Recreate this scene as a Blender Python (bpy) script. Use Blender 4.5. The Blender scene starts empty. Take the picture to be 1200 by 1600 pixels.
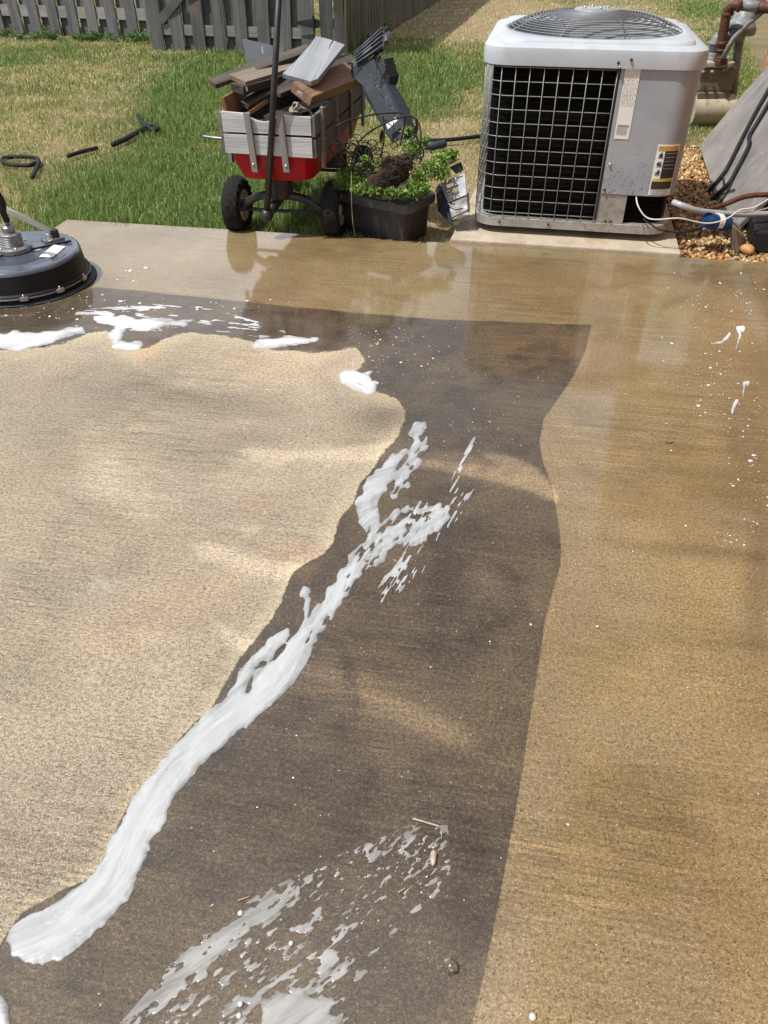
import bpy, math, random
import numpy as np
from mathutils import Vector, Matrix

random.seed(7); RNG = np.random.default_rng(7)
C = bpy.context.scene.collection
S = bpy.context.scene
R = math.radians

# ---------------------------------------------------------------- camera, sky, sun, exposure
PITCH, CAMH, FPX = R(38.5), 1.28, 1202.0
cam = bpy.data.objects.new('camera', bpy.data.cameras.new('camera')); C.objects.link(cam)
cam.location = (0, 0, CAMH); cam.rotation_euler = (math.pi/2 - PITCH, 0, 0)
cam.data.sensor_fit = 'VERTICAL'; cam.data.sensor_height = 36; cam.data.lens = FPX/1600*36
cam.data.clip_start = .02; cam.data.clip_end = 600
S.camera = cam
TO_SUN = Vector((-.93, -.37, 0)).normalized()*math.cos(R(62)) + Vector((0, 0, math.sin(R(62))))
w = bpy.data.worlds.new('World'); S.world = w; w.use_nodes = True
wn = w.node_tree; wn.nodes.clear()
wo = wn.nodes.new('ShaderNodeOutputWorld'); wb = wn.nodes.new('ShaderNodeBackground')
sk = wn.nodes.new('ShaderNodeTexSky'); sk.sky_type = 'NISHITA'; sk.sun_disc = False
sk.sun_elevation = R(62); sk.sun_rotation = math.atan2(TO_SUN.x, TO_SUN.y)
sk.air_density = 1.0; sk.dust_density = 2.0; sk.ozone_density = 1.0
wtc = wn.nodes.new('ShaderNodeTexCoord'); wmp = wn.nodes.new('ShaderNodeMapping'); wmp.inputs['Scale'].default_value = (1, 1, 2.2)
wno = wn.nodes.new('ShaderNodeTexNoise'); wno.inputs['Scale'].default_value = 1.6; wno.inputs['Detail'].default_value = 7
wrp = wn.nodes.new('ShaderNodeValToRGB'); wrp.color_ramp.elements[0].position = .42; wrp.color_ramp.elements[1].position = .66
wmx = wn.nodes.new('ShaderNodeMixRGB'); wmx.inputs['Color2'].default_value = (12.5, 12.9, 13.4, 1)
wn.links.new(wtc.outputs['Generated'], wmp.inputs['Vector']); wn.links.new(wmp.outputs[0], wno.inputs['Vector'])
wn.links.new(wno.outputs['Fac'], wrp.inputs[0]); wn.links.new(wrp.outputs[0], wmx.inputs['Fac'])
wn.links.new(sk.outputs[0], wmx.inputs['Color1']); wn.links.new(wmx.outputs[0], wb.inputs['Color'])
wb.inputs['Strength'].default_value = .1
wn.links.new(wb.outputs[0], wo.inputs[0])
sl = bpy.data.lights.new('sun', 'SUN'); sl.energy = 4.7; sl.angle = R(.53); sl.color = (1, .955, .88)
so = bpy.data.objects.new('sun', sl); C.objects.link(so); so.location = (-3, -3, 8)
so.rotation_euler = (-TO_SUN).to_track_quat('-Z', 'Y').to_euler()
S.view_settings.view_transform = 'Standard'; S.view_settings.look = 'None'
S.view_settings.exposure = 0; S.view_settings.gamma = 1; S.view_settings.use_curve_mapping = False
S.render.engine = 'CYCLES'

# ---------------------------------------------------------------- measuring helpers (photo point -> place on the ground or at a distance)
cP, sP = math.cos(PITCH), math.sin(PITCH)
def ray(x, y):
    u = (x-600)/FPX; v = (800-y)/FPX
    return u, cP + v*sP, -sP + v*cP
def G(x, y, z=0.0):
    a, b, c = ray(x, y); t = (z-CAMH)/c
    return Vector((a*t, b*t, z))
def PY(x, y, Y):
    a, b, c = ray(x, y); t = Y/b
    return Vector((a*t, Y, CAMH+c*t))
def proj_np(X, Y, Z=0.0):
    Zr = Z-CAMH; d = np.maximum(Y*cP - Zr*sP, .25); v = Y*sP + Zr*cP
    return 600+FPX*X/d, 800-FPX*v/d
def G_np(x, y, z=0.0):
    u = (x-600)/FPX; v = (800-y)/FPX
    b = cP+v*sP; c = -sP+v*cP; t = (z-CAMH)/c
    return u*t, b*t

# ---------------------------------------------------------------- noise in numpy
def _h(ix, iy, s):
    n = (ix.astype(np.int64)*374761393 + iy.astype(np.int64)*668265263 + s*1274126177) & 0x7fffffff
    n = ((n ^ (n >> 13))*1274126177) & 0x7fffffff
    return ((n ^ (n >> 16)) & 0xffff)/65535.0
def vn(x, y, s=0):
    ix = np.floor(x); iy = np.floor(y); fx = x-ix; fy = y-iy
    fx = fx*fx*(3-2*fx); fy = fy*fy*(3-2*fy)
    a = _h(ix, iy, s); b = _h(ix+1, iy, s); c = _h(ix, iy+1, s); d = _h(ix+1, iy+1, s)
    return (a*(1-fx)+b*fx)*(1-fy)+(c*(1-fx)+d*fx)*fy
def fbm(x, y, s=0, o=3):
    r = 0; a = 1; t = 0
    for k in range(o):
        r = r + a*vn(x*2**k, y*2**k, s+k*17); t += a; a *= .5
    return r/t
def sd_poly(px, py, poly):
    d = np.full(px.shape, 1e9); ins = np.zeros(px.shape, bool); n = len(poly)
    for i in range(n):
        x1, y1 = poly[i]; x2, y2 = poly[(i+1) % n]
        ex, ey = x2-x1, y2-y1; t = np.clip(((px-x1)*ex+(py-y1)*ey)/(ex*ex+ey*ey+1e-9), 0, 1)
        d = np.minimum(d, (px-x1-t*ex)**2+(py-y1-t*ey)**2)
        c = ((y1 > py) != (y2 > py)) & (px < (x2-x1)*(py-y1)/((y2-y1) if y2 != y1 else 1e-9)+x1)
        ins ^= c
    d = np.sqrt(d); return np.where(ins, d, -d)
def sd_chain(px, py, pts):
    d = np.full(px.shape, -1e9)
    for (x1, y1, r1), (x2, y2, r2) in zip(pts[:-1], pts[1:]):
        ex, ey = x2-x1, y2-y1; t = np.clip(((px-x1)*ex+(py-y1)*ey)/(ex*ex+ey*ey+1e-9), 0, 1)
        d = np.maximum(d, r1+(r2-r1)*t-np.hypot(px-x1-t*ex, py-y1-t*ey))
    return d

# ---------------------------------------------------------------- objects
def tag(o, label=None, cat=None, group=None, kind=None):
    if label: o['label'] = label
    if cat: o['category'] = cat
    if group: o['group'] = group
    if kind: o['kind'] = kind
    return o
def thing(name, loc, label, cat, rotz=0, group=None):
    o = bpy.data.objects.new(name, None); C.objects.link(o); o.empty_display_size = .1
    o.location = loc; o.rotation_euler = (0, 0, rotz); tag(o, label, cat, group); return o
def root_inv(p):
    while p.parent: p = p.parent
    return p.matrix_basis.inverted()
class MB:
    def __init__(s): s.v = []; s.f = []
    def add(s, vs, fs):
        b = len(s.v); s.v += [tuple(v) for v in vs]; s.f += [tuple(i+b for i in f) for f in fs]; return s
    def box(s, c, size, M=None):
        x, y, z = [q/2 for q in size]; c = Vector(c)
        vs = [Vector((a*x, b*y, d*z)) for d in (-1, 1) for a, b in ((-1, -1), (1, -1), (1, 1), (-1, 1))]
        vs = [(M @ v if M else v)+c for v in vs]
        return s.add(vs, [(3, 2, 1, 0), (4, 5, 6, 7), (0, 1, 5, 4), (1, 2, 6, 5), (2, 3, 7, 6), (3, 0, 4, 7)])
    def hexa(s, b4, t4):
        return s.add(list(b4)+list(t4), [(3, 2, 1, 0), (4, 5, 6, 7), (0, 1, 5, 4), (1, 2, 6, 5), (2, 3, 7, 6), (3, 0, 4, 7)])
    def tube(s, pts, r, n=8, cap=True, closed=False):
        pts = [Vector(p) for p in pts]; m = len(pts); rr = r if isinstance(r, (list, tuple)) else [r]*m
        vs = []; prev = None
        for i, p in enumerate(pts):
            a = pts[(i-1) % m] if (i > 0 or closed) else p; b = pts[(i+1) % m] if (i < m-1 or closed) else p
            t = (b-a).normalized()
            if prev is None: u = t.orthogonal().normalized()
            else:
                u = prev - t*prev.dot(t); u = u.normalized() if u.length > 1e-6 else t.orthogonal().normalized()
            prev = u; w_ = t.cross(u)
            for k in range(n):
                an = 2*math.pi*k/n; vs.append(p+(u*math.cos(an)+w_*math.sin(an))*rr[i])
        fs = []
        for i in range(m if closed else m-1):
            for k in range(n):
                j = (i+1) % m; fs.append((i*n+k, i*n+(k+1) % n, j*n+(k+1) % n, j*n+k))
        if cap and not closed:
            fs.append(tuple(range(n))[::-1]); fs.append(tuple((m-1)*n+k for k in range(n)))
        return s.add(vs, fs)
    def loft(s, rings, cap0=False, cap1=False):
        n = len(rings[0]); vs = [p for r_ in rings for p in r_]; fs = []
        for i in range(len(rings)-1):
            for k in range(n): fs.append((i*n+k, i*n+(k+1) % n, (i+1)*n+(k+1) % n, (i+1)*n+k))
        if cap0: fs.append(tuple(range(n))[::-1])
        if cap1: fs.append(tuple((len(rings)-1)*n+k for k in range(n)))
        return s.add(vs, fs)
    def lathe(s, prof, n=32, M=None, cap0=True, cap1=True, fn=None):
        rings = []
        for (r, z) in prof:
            ring = []
            for k in range(n):
                a = 2*math.pi*k/n; v = Vector((r*math.cos(a), r*math.sin(a), z))
                ring.append(M @ v if M else v)
            rings.append(ring)
        return s.loft(rings, cap0, cap1)
    def prism(s, poly, h, M=None):
        n = len(poly); vs = [Vector((x, y, 0)) for x, y in poly]+[Vector((x, y, h)) for x, y in poly]
        if M: vs = [M @ v for v in vs]
        return s.add(vs, [tuple(range(n))[::-1], tuple(range(n, 2*n))]+[(i, (i+1) % n, n+(i+1) % n, n+i) for i in range(n)])
    def plate(s, c4, t, nu, nv, hole):       # plate with real openings; c4 corners, t thickness vector
        c4 = [Vector(c) for c in c4]; t = Vector(t)
        P_ = lambda u, v: (c4[0]*(1-u)+c4[1]*u)*(1-v)+(c4[3]*(1-u)+c4[2]*u)*v
        ok = lambda i, j: 0 <= i < nu and 0 <= j < nv and not hole(i, j)
        for i in range(nu):
            for j in range(nv):
                if not ok(i, j): continue
                q = [P_(i/nu, j/nv), P_((i+1)/nu, j/nv), P_((i+1)/nu, (j+1)/nv), P_(i/nu, (j+1)/nv)]
                b = len(s.v); s.v += [tuple(p) for p in q]+[tuple(p+t) for p in q]
                s.f += [(b+3, b+2, b+1, b), (b+4, b+5, b+6, b+7)]
                for k, (di, dj) in enumerate(((0, -1), (1, 0), (0, 1), (-1, 0))):
                    if not ok(i+di, j+dj): s.f.append((b+k, b+(k+1) % 4, b+4+(k+1) % 4, b+4+k))
        return s
    def build(s, name, mat, parent=None, smooth=False, world=False, bevel=0, origin=None):
        v = s.v
        if parent is not None and world:
            inv = root_inv(parent); v = [tuple(inv @ Vector(p)) for p in v]
        if origin is not None: o_ = Vector(origin); v = [tuple(Vector(p)-o_) for p in v]
        me = bpy.data.meshes.new(name); me.from_pydata(v, [], s.f); me.update()
        if mat: me.materials.append(mat)
        if smooth: me.shade_smooth()
        if smooth == 'auto':
            try: me.set_sharp_from_angle(angle=R(38))
            except Exception: pass
        o = bpy.data.objects.new(name, me); C.objects.link(o)
        if origin is not None: o.location = origin
        if parent is not None: o.parent = parent
        if bevel:
            m = o.modifiers.new('bevel', 'BEVEL'); m.width = bevel; m.segments = 2; m.limit_method = 'ANGLE'
        return o
def np_mesh(name, V, F, mat, col=None, attrs=None, smooth=False, k=3):
    V = np.asarray(V, np.float32); F = np.asarray(F, np.int32)
    me = bpy.data.meshes.new(name); me.vertices.add(len(V)); me.vertices.foreach_set('co', V.ravel())
    me.loops.add(F.size); me.loops.foreach_set('vertex_index', F.ravel())
    me.polygons.add(len(F)); me.polygons.foreach_set('loop_start', np.arange(0, F.size, k, dtype=np.int32))
    me.update(calc_edges=True)
    if col is not None:
        a = me.attributes.new('Col', 'FLOAT_COLOR', 'POINT'); c4 = np.ones((len(V), 4), np.float32); c4[:, :3] = col; a.data.foreach_set('color', c4.ravel())
    for nm, ar in (attrs or {}).items():
        a = me.attributes.new(nm, 'FLOAT', 'POINT'); a.data.foreach_set('value', np.asarray(ar, np.float32))
    if smooth: me.polygons.foreach_set('use_smooth', np.ones(len(F), bool))
    me.materials.append(mat)
    o = bpy.data.objects.new(name, me); C.objects.link(o); return o
def board(name, p0, p1, wid, thk, up, mat, parent=None, label=None, cat=None, group=None, bevel=.0015, warp=0):
    """a plank with its own axes: x along it, z through its thickness"""
    p0 = Vector(p0); p1 = Vector(p1); L = (p1-p0).length; x = (p1-p0).normalized()
    z = Vector(up); z = (z-x*z.dot(x)).normalized(); y = z.cross(x)
    mb = MB(); n = 6
    rings = []
    for i in range(n+1):
        t = i/n; dz = warp*math.sin(t*math.pi); wv = 1+.015*math.sin(9*t+L*10)
        rings.append([Vector((L*t-L/2+(random.uniform(-.006, .006) if i in (0, n) else 0), a*wid/2*wv, b*thk/2+dz)) for a, b in ((-1, -1), (1, -1), (1, 1), (-1, 1))])
    mb.loft(rings, True, True)
    o = mb.build(name, mat, bevel=bevel)
    M = Matrix((( x.x, y.x, z.x, 0), (x.y, y.y, z.y, 0), (x.z, y.z, z.z, 0), (0, 0, 0, 1)))
    M.translation = (p0+p1)/2
    o.matrix_basis = M
    if parent is not None: o.parent = parent
    return tag(o, label, cat, group)
def spline(pts, sub=6):
    pts = [Vector(p) for p in pts]; out = []
    for i in range(len(pts)-1):
        a = pts[max(i-1, 0)]; b = pts[i]; c = pts[i+1]; d = pts[min(i+2, len(pts)-1)]
        for k in range(sub):
            t = k/sub
            out.append(.5*((2*b)+(c-a)*t+(2*a-5*b+4*c-d)*t*t+(3*b-a-3*c+d)*t**3))
    out.append(pts[-1]); return out

# ---------------------------------------------------------------- materials
class NT:
    def __init__(s, name):
        s.m = bpy.data.materials.new(name); s.m.use_nodes = True; s.t = s.m.node_tree
        s.b = s.t.nodes['Principled BSDF']; s.out = s.t.nodes['Material Output']
    def n(s, t, **kw):
        x = s.t.nodes.new(t)
        for k, v in kw.items(): setattr(x, k, v)
        return x
    def set(s, sock, v):
        if hasattr(v, 'links') or isinstance(v, bpy.types.NodeSocket): s.t.links.new(v, sock)
        elif isinstance(v, (tuple, list)) and len(v) == 3 and sock.type == 'RGBA': sock.default_value = (*v, 1)
        else: sock.default_value = v
    def P(s, name, v): s.set(s.b.inputs[name], v); return s
    def coord(s, which='Object'): return s.n('ShaderNodeTexCoord').outputs[which]
    def map(s, v, scale=(1, 1, 1), rot=(0, 0, 0), loc=(0, 0, 0)):
        if any(rot):   # turn first, stretch afterwards
            y = s.n('ShaderNodeMapping'); s.set(y.inputs[0], v); y.inputs['Rotation'].default_value = rot; v = y.outputs[0]; rot = (0, 0, 0)
        x = s.n('ShaderNodeMapping'); s.set(x.inputs[0], v); x.inputs['Scale'].default_value = scale
        x.inputs['Rotation'].default_value = rot; s.set(x.inputs['Location'], loc); return x.outputs[0]
    def noise(s, v, sc, det=3, ro=.55, dist=0):
        x = s.n('ShaderNodeTexNoise'); s.set(x.inputs['Vector'], v); x.inputs['Scale'].default_value = sc
        x.inputs['Detail'].default_value = det; x.inputs['Roughness'].default_value = ro; x.inputs['Distortion'].default_value = dist
        return x.outputs['Fac']
    def voro(s, v, sc, out='Distance'):
        x = s.n('ShaderNodeTexVoronoi'); s.set(x.inputs['Vector'], v); x.inputs['Scale'].default_value = sc; return x.outputs[out]
    def ramp(s, f, stops):
        x = s.n('ShaderNodeValToRGB'); s.set(x.inputs[0], f); e = x.color_ramp.elements
        while len(e) < len(stops): e.new(.5)
        for q, (p, c) in zip(e, stops):
            q.position = p; q.color = (*c, 1) if isinstance(c, (tuple, list)) else (c, c, c, 1)
        return x.outputs[0]
    def rng(s, f, a, b, c=0.0, d=1.0, smooth=False):
        x = s.n('ShaderNodeMapRange'); s.set(x.inputs[0], f)
        if smooth: x.interpolation_type = 'SMOOTHSTEP'
        for i, v in zip((1, 2, 3, 4), (a, b, c, d)): s.set(x.inputs[i], v)
        return x.outputs[0]
    def mix(s, f, a, b, mode='MIX'):
        x = s.n('ShaderNodeMixRGB', blend_type=mode); s.set(x.inputs[0], f)
        for i, v in ((1, a), (2, b)):
            if isinstance(v, (int, float)): v = (v, v, v)
            s.set(x.inputs[i], v)
        return x.outputs[0]
    def mth(s, op, a, b=0.0, c=0.0):
        x = s.n('ShaderNodeMath', operation=op); s.set(x.inputs[0], a); s.set(x.inputs[1], b); s.set(x.inputs[2], c); return x.outputs[0]
    def attr(s, name, out='Fac'): return s.n('ShaderNodeAttribute', attribute_name=name).outputs[out]
    def bump(s, h, st=.3, dist=.01):
        x = s.n('ShaderNodeBump'); s.set(x.inputs['Strength'], st); x.inputs['Distance'].default_value = dist; s.set(x.inputs['Height'], h); return x.outputs[0]
    def rnd(s): return s.n('ShaderNodeObjectInfo').outputs['Random']

def plain(name, col, rough=.6, metal=0, var=.25, sc=12, bump=.1, bsc=60, spec=.5, dirt=None):
    q = NT(name); v = q.coord()
    n = q.noise(v, sc, 5); c = q.mix(q.rng(n, .3, .7), tuple(k*(1-var) for k in col), tuple(min(1, k*(1+var)) for k in col))
    if dirt: c = q.mix(q.rng(q.noise(v, sc*2.3, 6, .7), .52, .7), c, dirt)
    q.P('Base Color', c).P('Metallic', metal).P('Specular IOR Level', spec)
    q.P('Roughness', q.rng(q.noise(v, sc*1.7, 4), .3, .7, max(0, rough-.1), min(1, rough+.12)))
    if bump: q.P('Normal', q.bump(q.noise(v, bsc, 4), bump, .003))
    return q.m
def wood(name, dark, light, grain=1.0, rough=.8, axis=0, stain=None, bumpst=.5):
    q = NT(name); v = q.coord(); r = q.rnd()
    off = q.n('ShaderNodeCombineXYZ')
    for i in range(3): q.set(off.inputs[i], q.mth('MULTIPLY', r, 31+7*i))
    sc = [14, 14, 14]; sc[axis] = .7; sc2 = [110, 110, 110]; sc2[axis] = 3.0
    v0 = q.map(v, (1, 1, 1), loc=off.outputs[0])
    n1 = q.noise(q.map(v0, tuple(k*grain for k in sc)), 1, 5, .6, .6)
    n2 = q.noise(q.map(v0, tuple(k*grain for k in sc2)), 1, 4, .65)
    c = q.mix(q.rng(n1, .32, .68), dark, light)
    c = q.mix(q.rng(n2, .50, .68, .0, .5), c, tuple(k*.42 for k in dark)); c = q.mix(q.rng(q.noise(v0, 9, 5, .7), .4, .7, 0, .4), c, tuple((a_+b_)*.36 for a_, b_ in zip(dark, light)))
    c = q.mix(1, c, q.mix(r, .72, 1.15), 'MULTIPLY')
    if stain: c = q.mix(q.rng(q.noise(v0, 3.5, 5, .6), .5, .68, 0, .8), c, stain)
    q.P('Base Color', c).P('Roughness', rough).P('Specular IOR Level', .25)
    q.P('Normal', q.bump(q.mth('ADD', n2, q.mth('MULTIPLY', n1, .5)), bumpst, .004))
    return q.m

M = {}
M['picket'] = wood('weathered_picket', (.065, .067, .07), (.175, .178, .18), 1, .85, 2, (.15, .13, .10))
M['picket_brown'] = wood('brown_picket', (.09, .075, .05), (.17, .145, .10), 1, .85, 2, (.12, .11, .05))
M['rail'] = wood('rail_wood', (.22, .215, .20), (.36, .35, .32), 1, .85, 0)
M['grey_board'] = wood('silver_grey_board', (.19, .205, .235), (.34, .355, .39), 1, .75, 0)
M['brown_board'] = wood('brown_board', (.16, .09, .05), (.34, .23, .155), 1, .7, 0)
M['dark_board'] = wood('dark_board', (.05, .042, .036), (.12, .10, .085), 1, .8, 0)
M['tan_board'] = wood('tan_board', (.26, .21, .165), (.42, .35, .28), 1, .8, 0)
M['orange_board'] = wood('red_brown_board', (.17, .07, .03), (.30, .15, .07), 1, .7, 0)
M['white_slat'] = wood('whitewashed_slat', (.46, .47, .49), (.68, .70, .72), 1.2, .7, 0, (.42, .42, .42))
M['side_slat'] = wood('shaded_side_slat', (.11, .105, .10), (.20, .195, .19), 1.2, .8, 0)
M['stake'] = wood('grey_stake', (.24, .23, .22), (.36, .35, .34), 1.2, .8, 0)
M['bin_rim'] = plain('grey_black_bin_rim', (.05, .053, .06), .45, var=.2, sc=8, bump=.04, dirt=(.10, .095, .085))
M['black_plastic'] = plain('black_plastic', (.018, .019, .022), .42, var=.3, bump=.08, dirt=(.05, .045, .035))
M['bin_plastic'] = plain('dusty_bin_plastic', (.022, .021, .021), .5, var=.3, sc=6, bump=.08, dirt=(.045, .038, .03))
M['grey_plastic'] = plain('slate_plastic', (.036, .045, .060), .6, var=.2, bump=.05, spec=.3, dirt=(.06, .068, .07))
M['plate_grey'] = plain('dull_grey_plate', (.085, .095, .11), .75, var=.15, bump=.05, spec=.2)
M['grille_plastic'] = plain('grille_plastic', (.085, .10, .125), .5, var=.15, bump=.03)
M['light_plastic'] = plain('light_grey_plastic', (.30, .33, .38), .5, var=.15, bump=.05)
M['red'] = plain('red_enamel', (.36, .010, .016), .45, var=.2, sc=7, bump=.02, spec=.2, dirt=(.24, .02, .02))
M['rubber'] = plain('tyre_rubber', (.014, .014, .015), .85, var=.3, sc=30, bump=.3, bsc=90, spec=.25, dirt=(.035, .032, .028))
M['rim'] = plain('grey_rim', (.42, .42, .43), .5, bump=.03)
M['hose'] = plain('black_hose', (.011, .012, .015), .6, bump=.05, spec=.3, dirt=(.03, .03, .028))
M['rust_wire'] = plain('rusty_black_wire', (.03, .024, .02), .7, var=.5, sc=20)
M['galv'] = plain('galvanised', (.55, .56, .57), .42, .8, var=.12, sc=18, bump=.04)
M['guard'] = plain('guard_wire_coating', (.30, .31, .30), .4, .4, var=.15, bump=0)
M['ring'] = plain('grille_ring_coating', (.24, .255, .27), .5, .2, var=.1, bump=0)
M['white'] = plain('white_sticker', (.78, .78, .76), .5, var=.04, bump=0)
M['ink'] = plain('grey_print', (.30, .31, .32), .6, bump=0)
M['black_ink'] = plain('black_print', (.03, .03, .03), .5, bump=0)
M['orange'] = plain('orange_print', (.50, .30, .08), .5, bump=0)
M['yellow'] = plain('yellow_print', (.55, .48, .08), .5, bump=0)
M['motor'] = plain('motor_black', (.03, .03, .033), .5)
M['blade'] = plain('fan_blade_grey', (.34, .35, .36), .45, .3)
M['rust_pipe'] = plain('rust_brown_pipe', (.085, .028, .018), .65, var=.5, sc=25, bump=.2, dirt=(.20, .07, .03))
M['grey_pipe'] = plain('grey_painted_fitting', (.20, .22, .23), .45, var=.25, sc=20, dirt=(.36, .37, .36))
M['cream'] = plain('cream_meter_paint', (.42, .39, .29), .6, var=.15, sc=9, dirt=(.22, .19, .13))
M['meter_dark'] = plain('tan_meter_case', (.16, .145, .11), .6, var=.2, sc=9, dirt=(.10, .09, .06))
M['conduit'] = plain('grey_conduit', (.32, .34, .36), .45, bump=.03)
M['white_wire'] = plain('white_wire', (.62, .60, .55), .45, bump=0)
M['blue'] = plain('blue_plastic', (.006, .04, .13), .35, bump=0)
M['brass'] = plain('brass_fitting', (.35, .27, .16), .35, .8)
M['steel'] = plain('dull_steel', (.33, .33, .34), .38, .8, var=.25, sc=40)
M['alu'] = plain('white_alu_tube', (.84, .86, .86), .4, 0, var=.05, bump=0)
M['soil'] = plain('damp_soil', (.055, .032, .02), .95, var=.5, sc=60, bump=.8, bsc=120)
M['root'] = plain('root_ball', (.06, .03, .018), .95, var=.6, sc=70, bump=.9, bsc=140)
M['rope'] = plain('weathered_rope', (.34, .29, .23), .9, var=.4, sc=60, bump=.5, bsc=200)
M['twig'] = plain('pale_twig', (.42, .32, .19), .8, var=.3, sc=40)
M['block'] = plain('stone_block', (.26, .21, .16), .9, var=.2, bump=.4)
M['fascia'] = plain('white_trim', (.72, .71, .68), .5, var=.05, bump=0)
M['roofing'] = plain('roof_shingle', (.10, .095, .09), .9, var=.4, sc=60)
M['mortar'] = plain('mortar', (.38, .34, .28), .95, var=.15, sc=30, bump=.4)
def mk_brick():
    q = NT('orange_brick'); v = q.coord('Object'); r = q.rnd()
    c = q.mix(r, (.36, .14, .055), (.56, .29, .14)); n = q.noise(v, 60, 5, .7)
    c = q.mix(q.rng(n, .4, .7, 0, .6), c, (.60, .38, .22)); q.P('Base Color', c).P('Roughness', .9)
    q.P('Normal', q.bump(n, .6, .004)); return q.m
M['brick'] = mk_brick()
def mk_cleaner():
    q = NT('cleaner_deck'); v = q.coord()
    c = q.mix(q.rng(q.noise(v, 9, 5), .35, .7), (.06, .075, .105), (.095, .115, .155))
    c = q.mix(q.rng(q.noise(v, 70, 3, .8), .62, .72, 0, .4), c, (.25, .26, .27))
    q.P('Base Color', c).P('Roughness', .28).P('Coat Weight', .5).P('Coat Roughness', .12); return q.m
M['deck'] = mk_cleaner()
M['deck_side'] = plain('cleaner_side', (.010, .011, .014), .5, spec=.3, bump=.02)
def mk_acpaint():
    q = NT('ac_grey_paint'); v = q.coord('Object')
    n = q.noise(v, 5, 5, .6); c = q.mix(q.rng(n, .35, .65), (.29, .31, .36), (.36, .385, .43))
    z = q.n('ShaderNodeSeparateXYZ'); q.set(z.inputs[0], v)
    # mud spatter near the foot of the panel
    sp = q.noise(v, 130, 2, .5); lo = q.rng(z.outputs[2], .52, .22, 0, 1)
    th = q.mth('SUBTRACT', .78, q.mth('MULTIPLY', lo, .20))
    m = q.mth('GREATER_THAN', sp, th); c = q.mix(q.mth('MULTIPLY', m, .75), c, (.13, .14, .15))
    c = q.mix(q.rng(q.noise(q.map(v, (9, 9, .9)), 1, 5, .6), .52, .75, 0, .35), c, (.30, .29, .28))
    q.P('Base Color', c).P('Roughness', .42); return q.m
M['ac'] = mk_acpaint()
M['ac_cap'] = plain('ac_cap_paint', (.46, .505, .56), .4, var=.06, sc=6, bump=.02, dirt=(.42, .43, .44))
M['pan'] = plain('ac_pan_metal', (.40, .40, .39), .45, .5, var=.2, sc=14, dirt=(.24, .2, .15))
def mk_coil():
    q = NT('coil_fins'); v = q.coord()
    z = q.n('ShaderNodeSeparateXYZ'); q.set(z.inputs[0], v)
    tb = q.mth('SINE', q.mth('MULTIPLY', z.outputs[2], 2*math.pi/.0215))
    c = q.mix(q.rng(q.mth('MULTIPLY', tb, q.noise(v, 14, 3)), .3, .6, 0, .8), (.002, .002, .002), (.012, .012, .014))
    q.P('Base Color', c).P('Roughness', .9).P('Specular IOR Level', .1); return q.m
M['coil'] = mk_coil()
def mk_slabwood():
    q = NT('weathered_panel'); v = q.coord('Object')
    st = q.noise(q.map(v, (2.5, 26, 10)), 1, 5, .6); n = q.noise(v, 4, 5, .65)
    c = q.mix(q.rng(n, .35, .68), (.16, .15, .14), (.29, .275, .26)); c = q.mix(q.rng(st, .52, .72, 0, .3), c, (.40, .39, .38)); c = q.mix(q.rng(q.noise(v, 2.2, 5, .6), .5, .66, 0, .5), c, (.24, .21, .18))
    c = q.mix(q.rng(q.noise(v, 10, 6, .7), .62, .72, 0, .6), c, (.55, .54, .53))
    q.P('Base Color', c).P('Roughness', .8).P('Normal', q.bump(q.noise(v, 60, 4), .3, .004)); return q.m
M['panel'] = mk_slabwood()
def mk_col(name, rough=.9, transl=0, spec=.2, coat=0):
    q = NT(name); a = q.attr('Col', 'Color'); q.P('Base Color', a).P('Roughness', rough).P('Specular IOR Level', spec)
    if coat: q.P('Coat Weight', coat).P('Coat Roughness', .15)
    if transl:
        t = q.n('ShaderNodeBsdfTranslucent'); q.set(t.inputs[0], q.mix(1, a, (1.0, 1.1, .55), 'MULTIPLY'))
        mx = q.n('ShaderNodeMixShader'); mx.inputs[0].default_value = transl
        q.t.links.new(q.b.outputs[0], mx.inputs[1]); q.t.links.new(t.outputs[0], mx.inputs[2]); q.t.links.new(mx.outputs[0], q.out.inputs[0])
    return q.m
M['grass'] = mk_col('grass_blades', .6, .3, .3)
M['leaf'] = mk_col('leaves', .5, .3, .4)
M['pebble'] = mk_col('pebbles', .55, 0, .5, .25)
def mk_lawn():
    q = NT('lawn_soil'); v = q.coord(); a = q.attr('dry')
    n = q.noise(v, 35, 6, .7)
    g = q.mix(q.rng(n, .35, .65), (.035, .045, .014), (.09, .11, .035)); d = q.mix(q.rng(n, .35, .65), (.19, .135, .08), (.42, .32, .20))
    c = q.mix(a, g, d); q.P('Base Color', c).P('Roughness', .95).P('Specular IOR Level', .1).P('Normal', q.bump(n, .8, .02)); return q.m
M['lawn'] = mk_lawn()

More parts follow.
